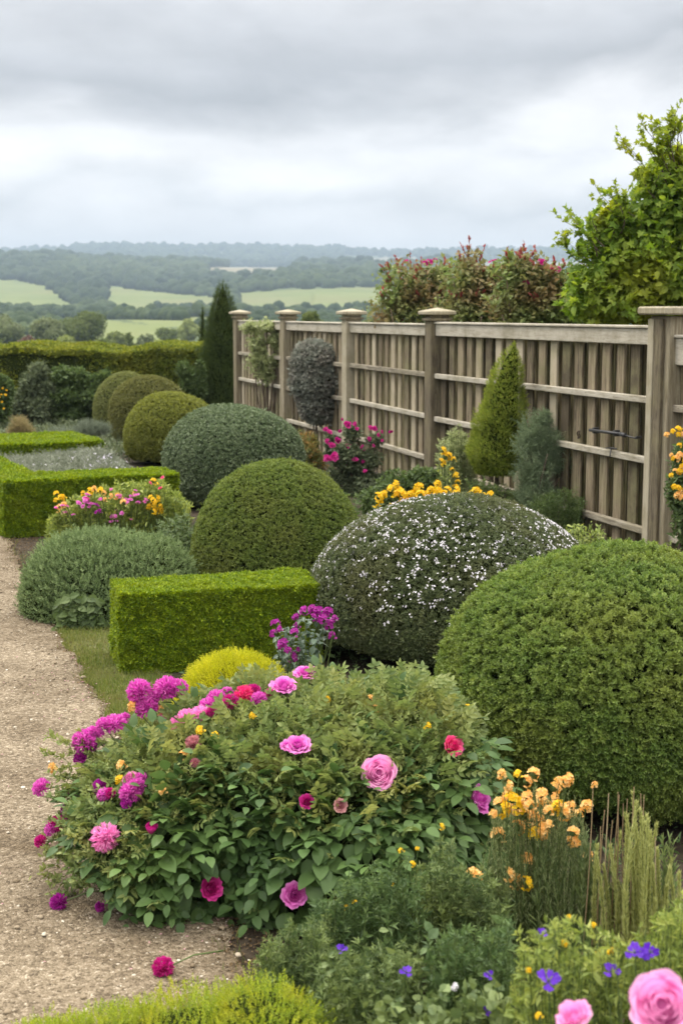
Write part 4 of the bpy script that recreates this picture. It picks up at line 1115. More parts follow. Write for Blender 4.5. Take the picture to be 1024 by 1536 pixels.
g = gs; tube(g, [tb + [0, 0, -.05], tb + [.03, 0, .9], tb + [-.02, .05, 1.8], tb + [-.15, 0, 2.6]], [.11, .09, .07, .04], 10)
for c_ in C: tube(g, [tb + [0, 0, 1.2], (tb + [0, 0, 1.9]) * .5 + c_ * .5, c_], [.05, .035, .012], 6)
mk('trunk', g, M_bark, rt)

L_red = leafmat('red tipped leaves', [(.06, .10, .03), (.13, .19, .055), (.21, .27, .08), (.26, .24, .10)], .35, .5, .3, alt=(.24, .085, .065), altscale=2.2, altamt=.6)
M_redtip = leafmat('red young leaves', [(.18, .035, .035), (.30, .07, .06), (.34, .16, .09)], .35, .5, .3)
M_mag = leafmat('magenta petals', [(.30, .01, .10), (.48, .02, .20), (.62, .06, .32)], .3, .5, .25)
FL6 = floret(6, .7, .5, 7)
BALL = cluster_t(7, .45, FL6, 8)
def red_shrub(lst, d, label, seed, n, tips, blooms):
    q = np.random.default_rng(seed); lob = lobes_px([(t_[0], t_[1], t_[2] * 1.15, t_[3]) for t_ in lst], d, .9)
    C = np.array([l_[0] for l_ in lob]); Rr = np.array([l_[1] for l_ in lob]); b = np.array([C[:, 0].mean(), d, 0])
    rt = root('shrub', b, label, 'shrub', 'red tipped shrubs behind the fence')
    g, gs, gr = Geo(), Geo(), Geo()
    k = q.integers(0, len(C), n); u_ = rdir(n, q); P = C[k] + u_ * Rr[k] * (q.uniform(.3, 1.3, n) + .16 * lump(u_, 6, 2))[:, None]
    LT = [leafy(.5, .12, .3, 3), diamond(.55, .12, .1), leafy(.6, .12, .4, 3)]
    scatter(g, LT, P, frames(rdir(n, q) + [0, 0, .2], [0, -.4, .8] + rdir(n, q) * .6), q.uniform(.035, .085, n), rng=q)
    m = 55; k = q.integers(0, len(C), m); u_ = nrm(rdir(m, q) * [1, 1, .6] + [0, 0, .9]); B = C[k] + u_ * Rr[k] * .3; T_ = C[k] + u_ * Rr[k] * q.uniform(.95, 1.3, m)[:, None]
    sprays(g, gs, B, T_, LT, .05, 16, q, .03, .004, .3)
    sprays(gr, gs, B[:30] * .25 + T_[:30] * .75, T_[:30] + [0, 0, .05], LT, .045, 12, q, .02, .003, .2, up=.8, spread=.7)
    B = np.array([Dp(x, y + 50, d) for x, y in tips]); T_ = np.array([Dp(x, y, d) for x, y in tips])
    B = np.concatenate([B] * 3) + rdir(len(B) * 3, q) * .08; T_ = np.concatenate([T_] * 3) + rdir(len(T_) * 3, q) * np.array([.14, .12, .12])
    sprays(gr, gs, B, T_, LT, .04, 18, q, .03, .004, .35, up=.8, spread=.7)
    off_ = g.n
    for V_, F_, A_, S_ in zip(gr.V, gr.F, gr.A, gr.S): g.V.append(V_); g.F.append(F_ + off_); g.A.append(A_); g.S.append(S_); g.M.append(np.ones(len(F_), int))
    mk('foliage', g, [L_red, M_redtip], rt)
    for c_ in C:
        for _ in range(2): tube(gs, [b + [q.normal() * .1, 0, -.02], b * .5 + c_ * .5 + q.normal(size=3) * .05, c_ + q.normal(size=3) * .1], [.018, .014, .006], 6)
    mk('stems', gs, M_twig, rt)
    gb = Geo(); scatter(gb, [BALL], np.zeros((1, 3)), np.eye(3)[None], .022, rng=q); pr = mk('flower', gb, M_mag, None, origin=(0, 0, 0))
    for x, y in blooms: put(pr, Dp(x, y, d - .15), np.array([0, -.6, .8]) + q.normal(size=3) * .3, q.uniform(.8, 1.4), rt)
    bpy.data.objects.remove(pr)
red_shrub([(602, 432, 26, 36), (590, 465, 28, 30), (628, 450, 30, 38), (655, 425, 26, 30), (650, 465, 36, 30), (682, 445, 30, 36), (690, 470, 26, 24)], 17.6, 'red tipped shrub behind the fence, leftmost, its twigs hanging over the rail', 511, 6500, [(590, 402), (606, 392), (622, 405), (642, 398), (655, 392), (676, 402), (612, 470), (625, 490)], [(609, 391), (638, 394), (645, 392), (652, 389), (600, 405)])
red_shrub([(700, 420, 26, 34), (722, 440, 30, 36), (700, 465, 34, 28), (745, 430, 28, 34), (745, 465, 34, 28), (760, 445, 26, 34)], 15.9, 'tallest red tipped shrub behind the fence with one long upright shoot', 512, 6500, [(709, 368), (708, 390), (695, 405), (725, 405), (740, 398), (752, 394)], [(735, 393), (742, 391)])
red_shrub([(775, 415, 26, 32), (800, 430, 34, 36), (775, 460, 34, 30), (830, 440, 32, 34), (815, 470, 44, 26), (850, 455, 26, 34), (865, 480, 22, 20)], 14.5, 'greener red tipped shrub behind the fence, next to the leafy tree', 513, 8000, [(770, 380), (780, 376), (803, 382), (815, 392), (792, 398), (775, 400)], [(828, 403), (835, 405), (812, 392), (788, 424)])

# ---------------------------------------------------------------- flower meshes
M_pink = leafmat('pink petals', [(.40, .035, .28), (.60, .10, .44), (.80, .34, .66)], .35, .5, .2)
M_pinkl = leafmat('light pink petals', [(.58, .14, .38), (.76, .28, .54), (.88, .50, .72)], .4, .5, .2)
M_purp = leafmat('purple magenta petals', [(.20, .005, .14), (.34, .02, .26), (.50, .07, .42)], .3, .5, .2)
M_pinkred = leafmat('deep pink petals', [(.50, .02, .10), (.68, .06, .20), (.80, .18, .32)], .35, .5, .2)
M_dusk = leafmat('faded pink petals', [(.36, .12, .15), (.50, .22, .25), (.60, .36, .32)], .3, .6, .2)
M_or = leafmat('orange petals', [(.68, .34, .07), (.80, .50, .16), (.88, .68, .34)], .35, .5, .2)
M_blue = leafmat('violet blue petals', [(.07, .015, .30), (.13, .035, .48), (.22, .09, .62)], .35, .5, .2)
def puff(seed, n=260, w=.16, squash=.85):
    """a round head of many narrow petals; radius 1, axis +Z"""
    q = np.random.default_rng(seed); g = Geo()
    u_ = rdir(int(n * 1.5), q); u_ = u_[u_[:, 2] > -.45][:n]
    T = [diamond(w * 1.6, .04, .1, .7), diamond(w * 2.1, .06, .2, .75)]
    L = q.uniform(.45, .62, len(u_)); P = u_ * (1.0 - L)[:, None] * [1, 1, squash]
    scatter(g, T, P, frames(u_ + q.normal(size=u_.shape) * .16, q.normal(size=u_.shape)), L * q.uniform(.85, 1.15, len(u_)), np.clip(q.random(len(u_)) * .7 + .3 * (u_[:, 2] > .2), 0, 1), rng=q)
    V0, F0 = sphere_v(10, 7); g.add(V0 * .5 * [1, 1, squash], F0, .05)
    return g
def petal(w, R0, R1, h0, h1, curl, nu=8, nv=7, ruff=.03, ph=0.0):
    """a cupped petal: from radius R0, height h0 to radius R1, height h1, spread over angle w"""
    V = []
    for j in range(nv + 1):
        v = j / nv
        for i in range(nu + 1):
            u_ = 2 * i / nu - 1
            a = u_ * w * (.35 + .65 * min(1, v * 1.8)) * (1 if v < .75 else 1 - .35 * ((v - .75) / .25) ** 2)
            r = R0 + (R1 - R0) * sin(v * pi / 2) - .05 * abs(u_) ** 2 * R1
            z = h0 + (h1 - h0) * v - (.10 * (u_ * u_)) * v * (h1 - h0)
            if v > .7:
                k = (v - .7) / .3; r += curl * k * k; z -= abs(curl) * .55 * k * k * (1 if curl > 0 else 0)
            r += ruff * sin(u_ * 5 + ph) * v * v; z += ruff * sin(u_ * 6 + ph * 2) * v * v
            V.append([r * cos(a), r * sin(a), z])
    F = []
    for j in range(nv):
        for i in range(nu):
            p = j * (nu + 1) + i; F += [[p, p + 1, p + nu + 2], [p, p + nu + 2, p + nu + 1]]
    return np.array(V), np.array(F)
def rose(seed, rings=6, openness=1.0, nper=5, twist=.3):
    """a double rose; outer radius about 1, axis +Z"""
    q = np.random.default_rng(seed); g = Geo()
    for k in range(rings):
        f = (k + 1) / rings
        n = 3 if k < 2 else nper
        for i in range(n):
            w = (1.15 if k < 2 else .95) * pi / n * 1.25
            Rr_ = f * (.80 + .06 * q.normal()) if openness > .6 else (.16 + .44 * f)
            h1 = (.62 - .30 * f * openness) + q.normal() * .02
            V, F = petal(w, Rr_ * .18, Rr_, -.45 + .15 * (1 - f), h1, (.20 * f * openness) if k >= rings // 2 else -.03, ruff=.025 + .02 * f, ph=q.uniform(0, 6))
            a = 2 * pi * i / n + k * 1.1 + q.normal() * .1
            ca, sa = cos(a), sin(a)
            V = V @ np.array([[ca, sa, 0], [-sa, ca, 0], [0, 0, 1]])
            vv = np.repeat(np.linspace(0, 1, 8), 9)
            g.add(V, F, np.clip(.25 + .45 * vv * f + .2 * q.random() + .12 * (k % 2), 0, 1), 0, True)
    return g
def rosette(seed):
    """a quartered old rose: tight upright petals in rings, seen from above as concentric arcs"""
    q = np.random.default_rng(seed); g = Geo()
    for k in range(9):
        f = (k + 1) / 9; n = 2 if k < 2 else 3 if k < 6 else 5
        for i in range(n):
            R_ = .10 + .84 * f; V, F = petal(pi / n * 1.12, R_ * (.80 if k < 7 else .5), R_, -.35 if k < 7 else -.5, .42 - .16 * f * f + q.normal() * .015, .05 if k < 6 else .13, ruff=.012 + .012 * f, ph=q.uniform(0, 6))
            a = 2 * pi * i / n + k * 2.1 + q.normal() * .15; ca, sa = cos(a), sin(a)
            g.add(V @ np.array([[ca, sa, 0], [-sa, ca, 0], [0, 0, 1]]), F, np.clip(.12 + .75 * np.repeat(np.linspace(0, 1, 8), 9) ** 2 + .1 * q.random(), 0, 1), 0, True)
    V0, F0 = sphere_v(12, 8); g.add(V0 * [.82, .82, .3] + [0, 0, -.25], F0, .0)
    return g
def sepals(g, m=1, s=1.0):
    tube(g, [[0, 0, -.75 * s], [0, 0, -.52 * s], [0, 0, -.40 * s]], [.06 * s, .20 * s, .26 * s], 8, m=m)
    T = leafy(.4, .1, .3, 3)
    for i in range(5):
        a = i * 1.257; d = np.array([cos(a) * .9, sin(a) * .9, .25]); fr = frames(d[None], np.array([[0, 0, 1.]]))[0]
        g.add(np.array([0, 0, -.48 * s]) + (T[0] @ fr) * .75 * s, T[1], .5, m)
def proto(name, g, mats): return mk(name, g, mats, None, origin=(0, 0, 0))
PROTO = {}
def P_(key):
    if key in PROTO: return PROTO[key]
    kind, colour = key.split(':')
    M = dict(pink=M_pink, light=M_pinkl, purple=M_purp, red=M_pinkred, magenta=M_mag, dusk=M_dusk, orange=M_or, yellow=M_yel, blue=M_blue, white=M_white)[colour]
    if kind == 'puff': o = proto('puff_flower', puff(len(PROTO) + 5), [M])
    elif kind == 'puff2': o = proto('puff_flower', puff(len(PROTO) + 50, 190, .2, .7), [M])
    elif kind == 'rose': g = rose(7, 7, 1.0); sepals(g); o = proto('rose', g, [M, M_stem])
    elif kind == 'rosette': g = rosette(3); sepals(g); o = proto('rose', g, [M, M_stem])
    elif kind == 'cup': g = rose(11, 6, .75, 5); sepals(g); o = proto('rose', g, [M, M_stem])
    elif kind == 'bud': g = rose(5, 4, .15, 4); sepals(g, 1, 1.0); o = proto('rose_bud', g, [M, M_stem])
    elif kind == 'pom': g = Geo(); scatter(g, [cluster_t(12, .55, FL6, 5)], np.zeros((1, 3)), np.eye(3)[None], .55); o = proto('flower_head', g, [M])
    elif kind == 'wall':
        g = Geo(); q = np.random.default_rng(6); n = 15; P = nrm(rdir(n, q) + [0, 0, .5]) * [.75, .75, .8]
        scatter(g, [floret(4, .95, .25, 2), floret(4, .9, .4, 3)], P, frames_z(nrm(P + q.normal(size=P.shape) * .25), q), .48, rng=q); V0, F0 = sphere_v(8, 6); g.add(V0 * .45, F0, .1, 1); o = proto('flower_head', g, [M, M_stem])
    elif kind == 'five': g = Geo(); q = np.random.default_rng(2); scatter(g, [FL5], np.zeros((1, 3)), np.eye(3)[None], 1.0, rng=q); V0, F0 = sphere_v(6, 4); g.add(V0 * .18 + [0, 0, .1], F0, .5, 1); o = proto('flower_head', g, [M, M_yc])
    elif kind == 'iris':
        g = Geo(); q = np.random.default_rng(12)
        for i in range(6):
            V, F = petal(.55, .05, .95 if i % 2 else .6, -.1, .25 if i % 2 else .55, .12, ruff=.07, ph=q.uniform(0, 6)); a = i * 1.047; ca, sa = cos(a), sin(a)
            g.add(V @ np.array([[ca, sa, 0], [-sa, ca, 0], [0, 0, 1]]), F, q.uniform(.2, .9), 0, True)
        tube(g, [[0, 0, -.5], [0, 0, 0], [0, 0, .2]], [.06, .09, .05], 7, m=1); o = proto('flower', g, [M, M_stem])
    PROTO[key] = o; return o
def flower(key, P, Z, r, parent, label=None):
    o = put(P_(key), P, Z, r, parent)
    if label: o['label'] = label
    return o

q = np.random.default_rng(9)
for _ in range(9): flower('pom:yellow', Dp(q.normal() * 4 + 6, 590 + q.normal() * 9, 23.1), np.array([0, -.8, .5]), .022, yl)
# ---------------------------------------------------------------- the big rose bush in front
ELL = []
for px, d, zc, r_ in ((440, 5.0, .22, (.58, .56, .42)), (272, 4.80, .17, (.36, .42, .34)), (605, 5.0, .22, (.32, .46, .42)), (178, 4.68, .17, (.14, .24, .25)), (500, 4.75, .15, (.40, .43, .38)), (340, 5.05, .18, (.40, .4, .35))):
    c = Dp(px, 1150, d); ELL.append((np.array([c[0], d, zc]), np.array(r_)))
def hit(px, py, push=.02, ell=ELL):
    r = nrm(ray(px, py)); o = np.array([0, 0, EYE]); best = None; near = None
    for c, s in ell:
        oo = (o - c) / s; rr = r / s; A = rr @ rr; B = 2 * oo @ rr; Cc = oo @ oo - 1; D = B * B - 4 * A * Cc
        if D >= 0:
            t = (-B - math.sqrt(D)) / (2 * A)
            if best is None or t < best[0]: best = (t, c, s)
        t = -B / (2 * A); q_ = np.linalg.norm(oo + rr * t)
        if near is None or q_ < near[0]: near = (q_, t, c, s)
    if best is None: best = (near[1], near[2], near[3])
    P = o + r * best[0]; nn = nrm((P - best[1]) / best[2] ** 2)
    return P + nn * push, nn
q = np.random.default_rng(601)
L_big = leafmat('broad bush leaves', [(.035, .07, .022), (.065, .12, .036), (.12, .20, .06)], .22, .5, .28, alt=(.12, .19, .045), altscale=3, altamt=.4)
L_fine = leafmat('fine bush leaves', [(.08, .12, .036), (.165, .22, .07), (.32, .36, .13)], .35, .5, .3, alt=(.34, .31, .09), altscale=4.5, altamt=.45)
BL_ = [('puff:pink', 209, 1037, 19), ('puff:pink', 250, 1034, 20), ('puff:pink', 268, 1033, 15), ('puff:pink', 220, 1061, 18), ('puff2:pink', 172, 1086, 17), ('puff2:pink', 155, 1086, 11), ('puff:pink', 127, 1112, 19), ('puff:pink', 146, 1102, 11), ('puff2:purple', 121, 1137, 11),
       ('puff2:pink', 62, 1181, 14), ('puff:purple', 150, 1180, 12), ('puff2:pink', 156, 1192, 11), ('puff2:light', 197, 1170, 13), ('puff:pink', 196, 1190, 17), ('puff:pink', 205, 1180, 14), ('puff2:purple', 103, 1217, 13), ('puff2:magenta', 86, 1236, 14), ('puff2:pink', 114, 1198, 10), ('puff2:magenta', 61, 1262, 10),
       ('puff:light', 158, 1256, 22), ('puff:purple', 89, 1354, 14), ('puff2:purple', 150, 1360, 8), ('puff2:purple', 163, 1352, 6), ('puff:magenta', 245, 1451, 16), ('puff:pink', 325, 1049, 15), ('puff2:pink', 311, 1058, 13), ('puff2:magenta', 346, 1053, 13), ('puff2:red', 366, 1042, 15), ('puff2:magenta', 380, 1036, 11), ('puff2:pink', 232, 1046, 11), ('puff2:pink', 186, 1078, 10), ('puff2:purple', 138, 1120, 10), ('puff2:pink', 137, 1098, 10), ('puff2:magenta', 165, 1190, 9), ('puff2:purple', 190, 1205, 9), ('puff2:pink', 100, 1228, 11), ('puff2:pink', 76, 1244, 10), ('puff2:purple', 108, 1190, 8), ('puff2:pink', 340, 1040, 11), ('puff2:magenta', 318, 1068, 9), ('puff2:magenta', 404, 1040, 8), ('puff2:light', 246, 1075, 9), ('puff2:pink', 212, 1166, 9), ('puff:pink', 388, 1049, 12), ('puff2:light', 300, 1072, 15), ('puff2:light', 280, 1077, 15), ('puff2:light', 265, 1084, 11),
       ('puff2:dusk', 290, 1115, 13), ('puff2:dusk', 293, 1145, 8), ('puff2:magenta', 292, 1143, 6), ('puff2:dusk', 262, 1096, 10),
       ('rosette:light', 568, 1159, 23), ('cup:pink', 441, 1342, 20), ('cup:pink', 716, 1200, 22), ('cup:red', 678, 1120, 16), ('cup:magenta', 316, 1333, 18), ('bud:magenta', 227, 1245, 14), ('cup:magenta', 460, 1203, 12), ('cup:dusk', 510, 1209, 11), ('rose:pink', 446, 1119, 18), ('rose:pink', 430, 1119, 10), ('rose:pink', 426, 1031, 19), ('rose:pink', 458, 1012, 18), ('bud:purple', 690, 1127, 8),
       ('wall:orange', 242, 1093, 10), ('wall:yellow', 302, 1097, 9), ('wall:yellow', 323, 1104, 7), ('wall:orange', 80, 1152, 8), ('wall:orange', 275, 1133, 8), ('wall:orange', 245, 1188, 8), ('wall:orange', 184, 1150, 10), ('wall:orange', 562, 1060, 9), ('wall:yellow', 180, 1170, 8), ('wall:orange', 200, 1060, 9), ('wall:orange', 240, 1066, 8), ('wall:orange', 556, 1048, 6), ('wall:yellow', 700, 1062, 6), ('wall:yellow', 640, 1090, 7), ('wall:yellow', 380, 1075, 7), ('wall:yellow', 490, 1050, 6)]
BLP = []
for key, x, y, r_ in BL_:
    outside = x < 100 or (x == 245 and y > 1400) or x in (150, 163) and y > 1340
    r_ = r_ * (1.06 if key.startswith('puff') else 1.12 if not key.startswith('wall') else 1.0)
    P, nn = hit(x, y, .035 if not key.startswith('wall') else .045)
    if x == 245 and y > 1400: P = Dp(x, y, 4.22); nn = np.array([0, -.7, .7])
    d_ = P[1]; P = Dp(x, y, d_); rr = r_ / FPX * P[1] / cos(.3)
    if P[2] < rr * .95: P = G(x, y, rr * .95)
    BLP.append((key, x, y, P, nn, rr, outside))
FC = np.array([b_[3] for b_ in BLP]); FR = np.array([b_[5] for b_ in BLP]); FT = nrm(np.array([0, 0, EYE]) - FC)
def clear_of_flowers(P, leaf=.02):
    """False for leaves that would sit on a bloom or hide it"""
    ok = np.ones(len(P), bool)
    for c, r_, t in zip(FC, FR, FT):
        v = P - c; s = np.clip(v @ t, -r_ * .4, .3); ok &= np.linalg.norm(v - s[:, None] * t, axis=1) > r_ * .85 + leaf
    return ok
rb = root('rose_bush', (ELL[0][0][0], 4.9, 0), 'large sprawling rose bush in the foreground with broad leaves and pink and magenta blooms', 'rose bush')
C = np.array([e[0] for e in ELL]); Rr = np.array([e[1] for e in ELL])
def shell(n, q, lo=.72, hi=1.02, zmin=.02):
    k = q.choice(len(C), n, p=(Rr[:, 0] * Rr[:, 2]) / (Rr[:, 0] * Rr[:, 2]).sum()); u_ = rdir(n, q); f = q.uniform(lo, hi, n) ** 1
    P = C[k] + u_ * Rr[k] * (f + .05 * lump(u_, 5, 3))[:, None]
    nn = nrm(u_ / Rr[k])
    inside = np.zeros(n, bool)
    for c, s in ELL: inside |= (np.linalg.norm((P - c) / s, axis=1) < .68)
    ok = ~inside & (P[:, 2] > np.clip((-.62 - P[:, 0]) * 1.0, zmin, .3))
    return P[ok], nn[ok]
def pinnate(seed, fold=.12, n=2, w=.62):
    g = np.random.default_rng(seed); lf = leafy(w, fold, .22, 5); V, F, A = [], [], []; k = 0
    spots = [(1.0, 0, .42)] + [(.30 + .34 * i, s * 1.15, .40) for i in range(n) for s in (-1, 1)]
    for t, a, L in spots:
        Y = np.array([sin(a + g.normal() * .12), cos(a), -.15 + g.normal() * .12]); Zn = np.array([g.normal() * .2, -.05, 1.]); fr = frames(Y[None], Zn[None])[0]
        V.append(np.array([0, t * .72, -.12 * t * t]) + (lf[0] @ fr) * L * g.uniform(.85, 1.1)); F.append(lf[1] + k); A.append(np.full(len(lf[0]), g.random())); k += len(lf[0])
    V.append(np.array([[-.008, 0, 0], [.008, 0, 0], [.004, .75, -.07], [-.004, .75, -.07]])); F.append(np.array([[0, 1, 2], [0, 2, 3]]) + k); A.append(np.full(4, .6))
    return np.concatenate(V), np.concatenate(F), np.concatenate(A)
PIN = [pinnate(s) for s in range(4)]
PIN_S = [pinnate(10 + s, n=3, w=.5) for s in range(3)]
g = Geo()
P, nn = shell(12000, q, .80, 1.02)
lowness = np.clip((.44 - P[:, 2]) / .16, 0, 1); keep = q.random(len(P)) < lowness * .9
keep &= clear_of_flowers(P, .03); P, nn = P[keep][:3000], nn[keep][:3000]
D = nrm(nn * .75 + rdir(len(P), q) * .55 + [0, -.05, -.55]); Zn = nrm(nn * .6 + [0, -.15, .75] + rdir(len(P), q) * .35)
scatter(g, [leafy(.66, .12, .25, 6), leafy(.58, .14, .35, 6), leafy(.72, .10, .2, 6)], P, frames(D, Zn), q.uniform(.048, .086, len(P)), rng=q, smooth=True)
P, nn = shell(4500, q, .82, 1.0); k = (q.random(len(P)) < np.clip((.56 - P[:, 2]) / .2, .12, 1)); k &= clear_of_flowers(P, .045); P, nn = P[k][:1300], nn[k][:1300]
D = nrm(nn + rdir(len(P), q) * .4 + [0, 0, -.2]); Zn = nrm(nn * .4 + [0, -.1, .9] + rdir(len(P), q) * .3)
scatter(g, PIN, P, frames(D, Zn), q.uniform(.09, .15, len(P)), rng=q, smooth=True)
mk('broad_leaves', g, L_big, rb)
g = Geo()
P, nn = shell(44000, q, .82, 1.05)
hiw = np.clip((P[:, 2] - .30) / .16, .05, 1); left = np.clip((-.55 - P[:, 0]) / .15, 0, 1); k = (q.random(len(P)) < np.maximum(hiw, left * .9)) & clear_of_flowers(P, .018)
P, nn = P[k], nn[k]
D = nrm(nn + rdir(len(P), q) * .5 + [0, 0, .45])
scatter(g, [sprig(7, .55, .5, 1.15, 110 + i, .9) for i in range(5)], P[::2], frames_z(D[::2], q), .033 * q.uniform(.6, 1.25, len(P[::2])), rng=q)
k = P[1::2][:2600]; scatter(g, PIN_S, k, frames(D[1::2][:2600], nrm(nn[1::2][:2600] * .4 + [0, -.1, .9] + rdir(len(k), q) * .4)), q.uniform(.05, .09, len(k)), rng=q)
gs = Geo(); m = 330; P, nn = shell(m * 4, q, .85, .95); k = (P[:, 2] > .38) & clear_of_flowers(P, .04); P, nn = P[k][:m], nn[k][:m]
B = P - nn * .05; T_ = P + nrm(nn + [0, 0, .7] + rdir(len(P), q) * .5) * q.uniform(.03, .08, (len(P), 1))
sprays(g, gs, B, T_, [leafy(.55, .12, .25, 3), diamond(.5, .1)], .020, 22, q, .01, .0018, .2)
# twiggy left fringe
m = 120; P = np.array([hit(x, y, 0)[0] for x, y in zip(q.uniform(95, 170, m), q.uniform(1110, 1340, m))]); T_ = P + nrm(np.array([-1, -.2, .25]) + rdir(m, q) * .6) * q.uniform(.03, .12, (m, 1))
sprays(g, gs, P, T_, [leafy(.5, .12, .25, 3), diamond(.5, .1)], .022, 18, q, .01, .0018, .1)
mk('fine_leaves', g, L_fine, rb)
b0 = np.array([ELL[0][0][0], 4.95, 0]); n = 60
T_ = C[q.integers(0, len(C), n)] + rdir(n, q) * Rr[0] * .55; T_[:, 2] = np.abs(T_[:, 2]) ; stems(gs, b0 + q.normal(size=(n, 3)) * [.2, .12, 0], T_, .007, .003, .04)
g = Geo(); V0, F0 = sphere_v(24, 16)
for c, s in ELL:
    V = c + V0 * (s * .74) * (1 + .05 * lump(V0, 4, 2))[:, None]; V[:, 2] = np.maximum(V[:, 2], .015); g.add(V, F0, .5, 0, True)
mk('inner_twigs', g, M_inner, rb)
for key, x, y, P, nn, rr, outside in BLP:
    tocam = nrm(np.array([0, 0, EYE]) - P)
    if key.startswith('rosette'): Z = tocam + [.05, 0, .12]
    elif key == 'cup:pink' and x > 700: Z = np.array([.75, -.45, .35])
    elif key.startswith('cup'): Z = tocam * .8 + nn * .3 + [.25, 0, .1]
    elif key.startswith('bud'): Z = np.array([0.1, -.2, 1.])
    elif key.startswith('rose'): Z = nn * .5 + [0, -.5, .8]
    else: Z = nn * .6 + tocam * .4 + [0, 0, .3]
    Z = nrm(np.asarray(Z, float))
    flower(key, P, Z, rr, rb)
    root_in = P - nn * .16 + np.array([.06 if x < 120 else 0, .06, -.05]) if not outside else np.array([P[0] + .17, P[1] + .12, max(P[2] - .04, .03)])
    tube(gs, [root_in, (P + root_in) / 2 + [0, 0, .012], P - Z * rr * .4], [.0028, .0024, .0022], 5)
mk('stems', gs, M_stem, rb)

# ---------------------------------------------------------------- herbs grown from many leafy stems
def herb(name, label, cat, spots, leaf_m, T, size, k, seed, r0=.0022, bend=.02, t0=.1, up=.6, spread=.8, heads=(), group=None, stem_m=None, keep=1.0, fname='foliage', flat=False):
    """spots: (base point, tip point) arrays; heads: [(proto key, point, radius)]"""
    q = np.random.default_rng(seed); B, T_ = spots
    rt = root(name, (B[:, 0].mean(), B[:, 1].mean(), 0), label, cat, group)
    g, gs = Geo(), Geo(); C_ = stems(gs, B, T_, r0, r0 * .4, bend, 0, 5, q)
    P, tg, t = along(C_, k, t0, 1.0, q)
    D = nrm(tg * up + rdir(len(P), q) * spread)
    if flat: scatter(g, T, P, frames(D, nrm(np.array([0, -.3, 1.]) + rdir(len(P), q) * .5)), size * q.uniform(.6, 1.3, len(P)) * (1.15 - .5 * t), rng=q)
    else: scatter(g, T, P, frames_z(D, q), size * q.uniform(.6, 1.3, len(P)), rng=q)
    for key, Pt, r_ in heads:
        b = np.array([Pt[0] + q.normal() * .04, Pt[1] + abs(q.normal()) * .05, 0]); b[:2] = b[:2] * .6 + B[:, :2].mean(0) * .4
        stems(gs, b[None], Pt[None], r0, r0 * .7, .01, 0, 5, q)
        flower(key, Pt, nrm(np.array([0, -.45, .8]) + q.normal(size=3) * .22), r_, rt)
    mk(fname, g, leaf_m, rt); mk('stems', gs, stem_m or M_stem, rt)
    return rt
def fan(pxr, d, dr, topf, n, q, sway=.03, basespread=.7):
    n = int(n * .8)
    """n stems whose tips fill photo columns pxr at distance d, tip height from photo row topf(px)"""
    x = q.uniform(pxr[0], pxr[1], n); dd_ = d + q.uniform(-dr, dr, n)
    T_ = np.array([Dp(a, topf(a) + (abs(q.normal()) * 36 - 12) * (6. / (d + 2)) - (18 if q.random() < .10 and d < 5 else 0), b) for a, b in zip(x, dd_)])
    mid = T_[:, 0].mean(); B = T_.copy(); B[:, 0] = mid + (T_[:, 0] - mid) * basespread; B[:, 2] = 0; B[:, :2] += q.normal(size=(n, 2)) * sway
    T_[:, 2] = np.maximum(T_[:, 2], .05)
    return B, T_
q = np.random.default_rng(701)
SP_HERB = [sprig(4, .85, .34, 1.1, 120 + i, .4) for i in range(4)]
LEAF1 = [leafy(.42, .1, .3, 3), leafy(.34, .1, .4, 3)]
L_herb = leafmat('herb leaves', [(.045, .075, .028), (.115, .165, .06), (.25, .31, .12)], .3, .5, .3, alt=(.22, .26, .07), altscale=7, altamt=.5)
L_herb2 = leafmat('dark herb leaves', [(.045, .08, .03), (.09, .145, .05), (.17, .24, .085)], .3, .5, .3)
L_herb3 = leafmat('light herb leaves', [(.11, .15, .035), (.23, .29, .07), (.40, .43, .12)], .35, .5, .3)
itp = lambda xs, ys: (lambda a: float(np.interp(a, xs, ys)))
HB = 'leafy herbs in the foreground'
herb('herb', 'low small leaved grey green herb beside the yellow green shrub at the bottom', 'plant', fan((385, 500), 3.72, .14, itp([385, 430, 500], [1425, 1400, 1395]), 150, q), L_herb, SP_HERB, .026, 14, 702, group=HB)
herb('herb', 'upright dark green herb with yellow buds under the rose bush, left of the orange flowers', 'plant', fan((470, 640), 3.95, .16, itp([470, 520, 560, 640], [1370, 1330, 1300, 1325]), 170, q), L_herb2, SP_HERB, .030, 16, 703, group=HB,
     heads=[('wall:yellow', Dp(520, 1362, 3.85), .010), ('wall:yellow', Dp(532, 1354, 3.85), .008), ('wall:yellow', Dp(602, 1277, 3.85), .010), ('wall:yellow', Dp(618, 1296, 3.85), .010), ('wall:yellow', Dp(586, 1325, 3.85), .008), ('wall:yellow', Dp(662, 1240, 3.95), .010), ('wall:yellow', Dp(626, 1272, 3.95), .008)])
herb('herb', 'tall feathery green herb directly left of the orange flowers', 'plant', fan((625, 765), 4.0, .16, itp([625, 665, 700, 765], [1310, 1255, 1320, 1340]), 170, q), L_herb, SP_HERB, .030, 18, 704, group=HB)
herb('herb', 'bushy dull green herb with small violet flowers along the bottom edge', 'plant', fan((480, 640), 3.45, .16, itp([480, 560, 640], [1440, 1425, 1435]), 170, q), L_herb, SP_HERB + [leafy(.6, .1, .3, 3)], .027, 16, 705, group=HB,
     heads=[('iris:blue', Dp(609, 1458, 3.25), .016), ('iris:blue', Dp(512, 1424, 3.4), .015)])
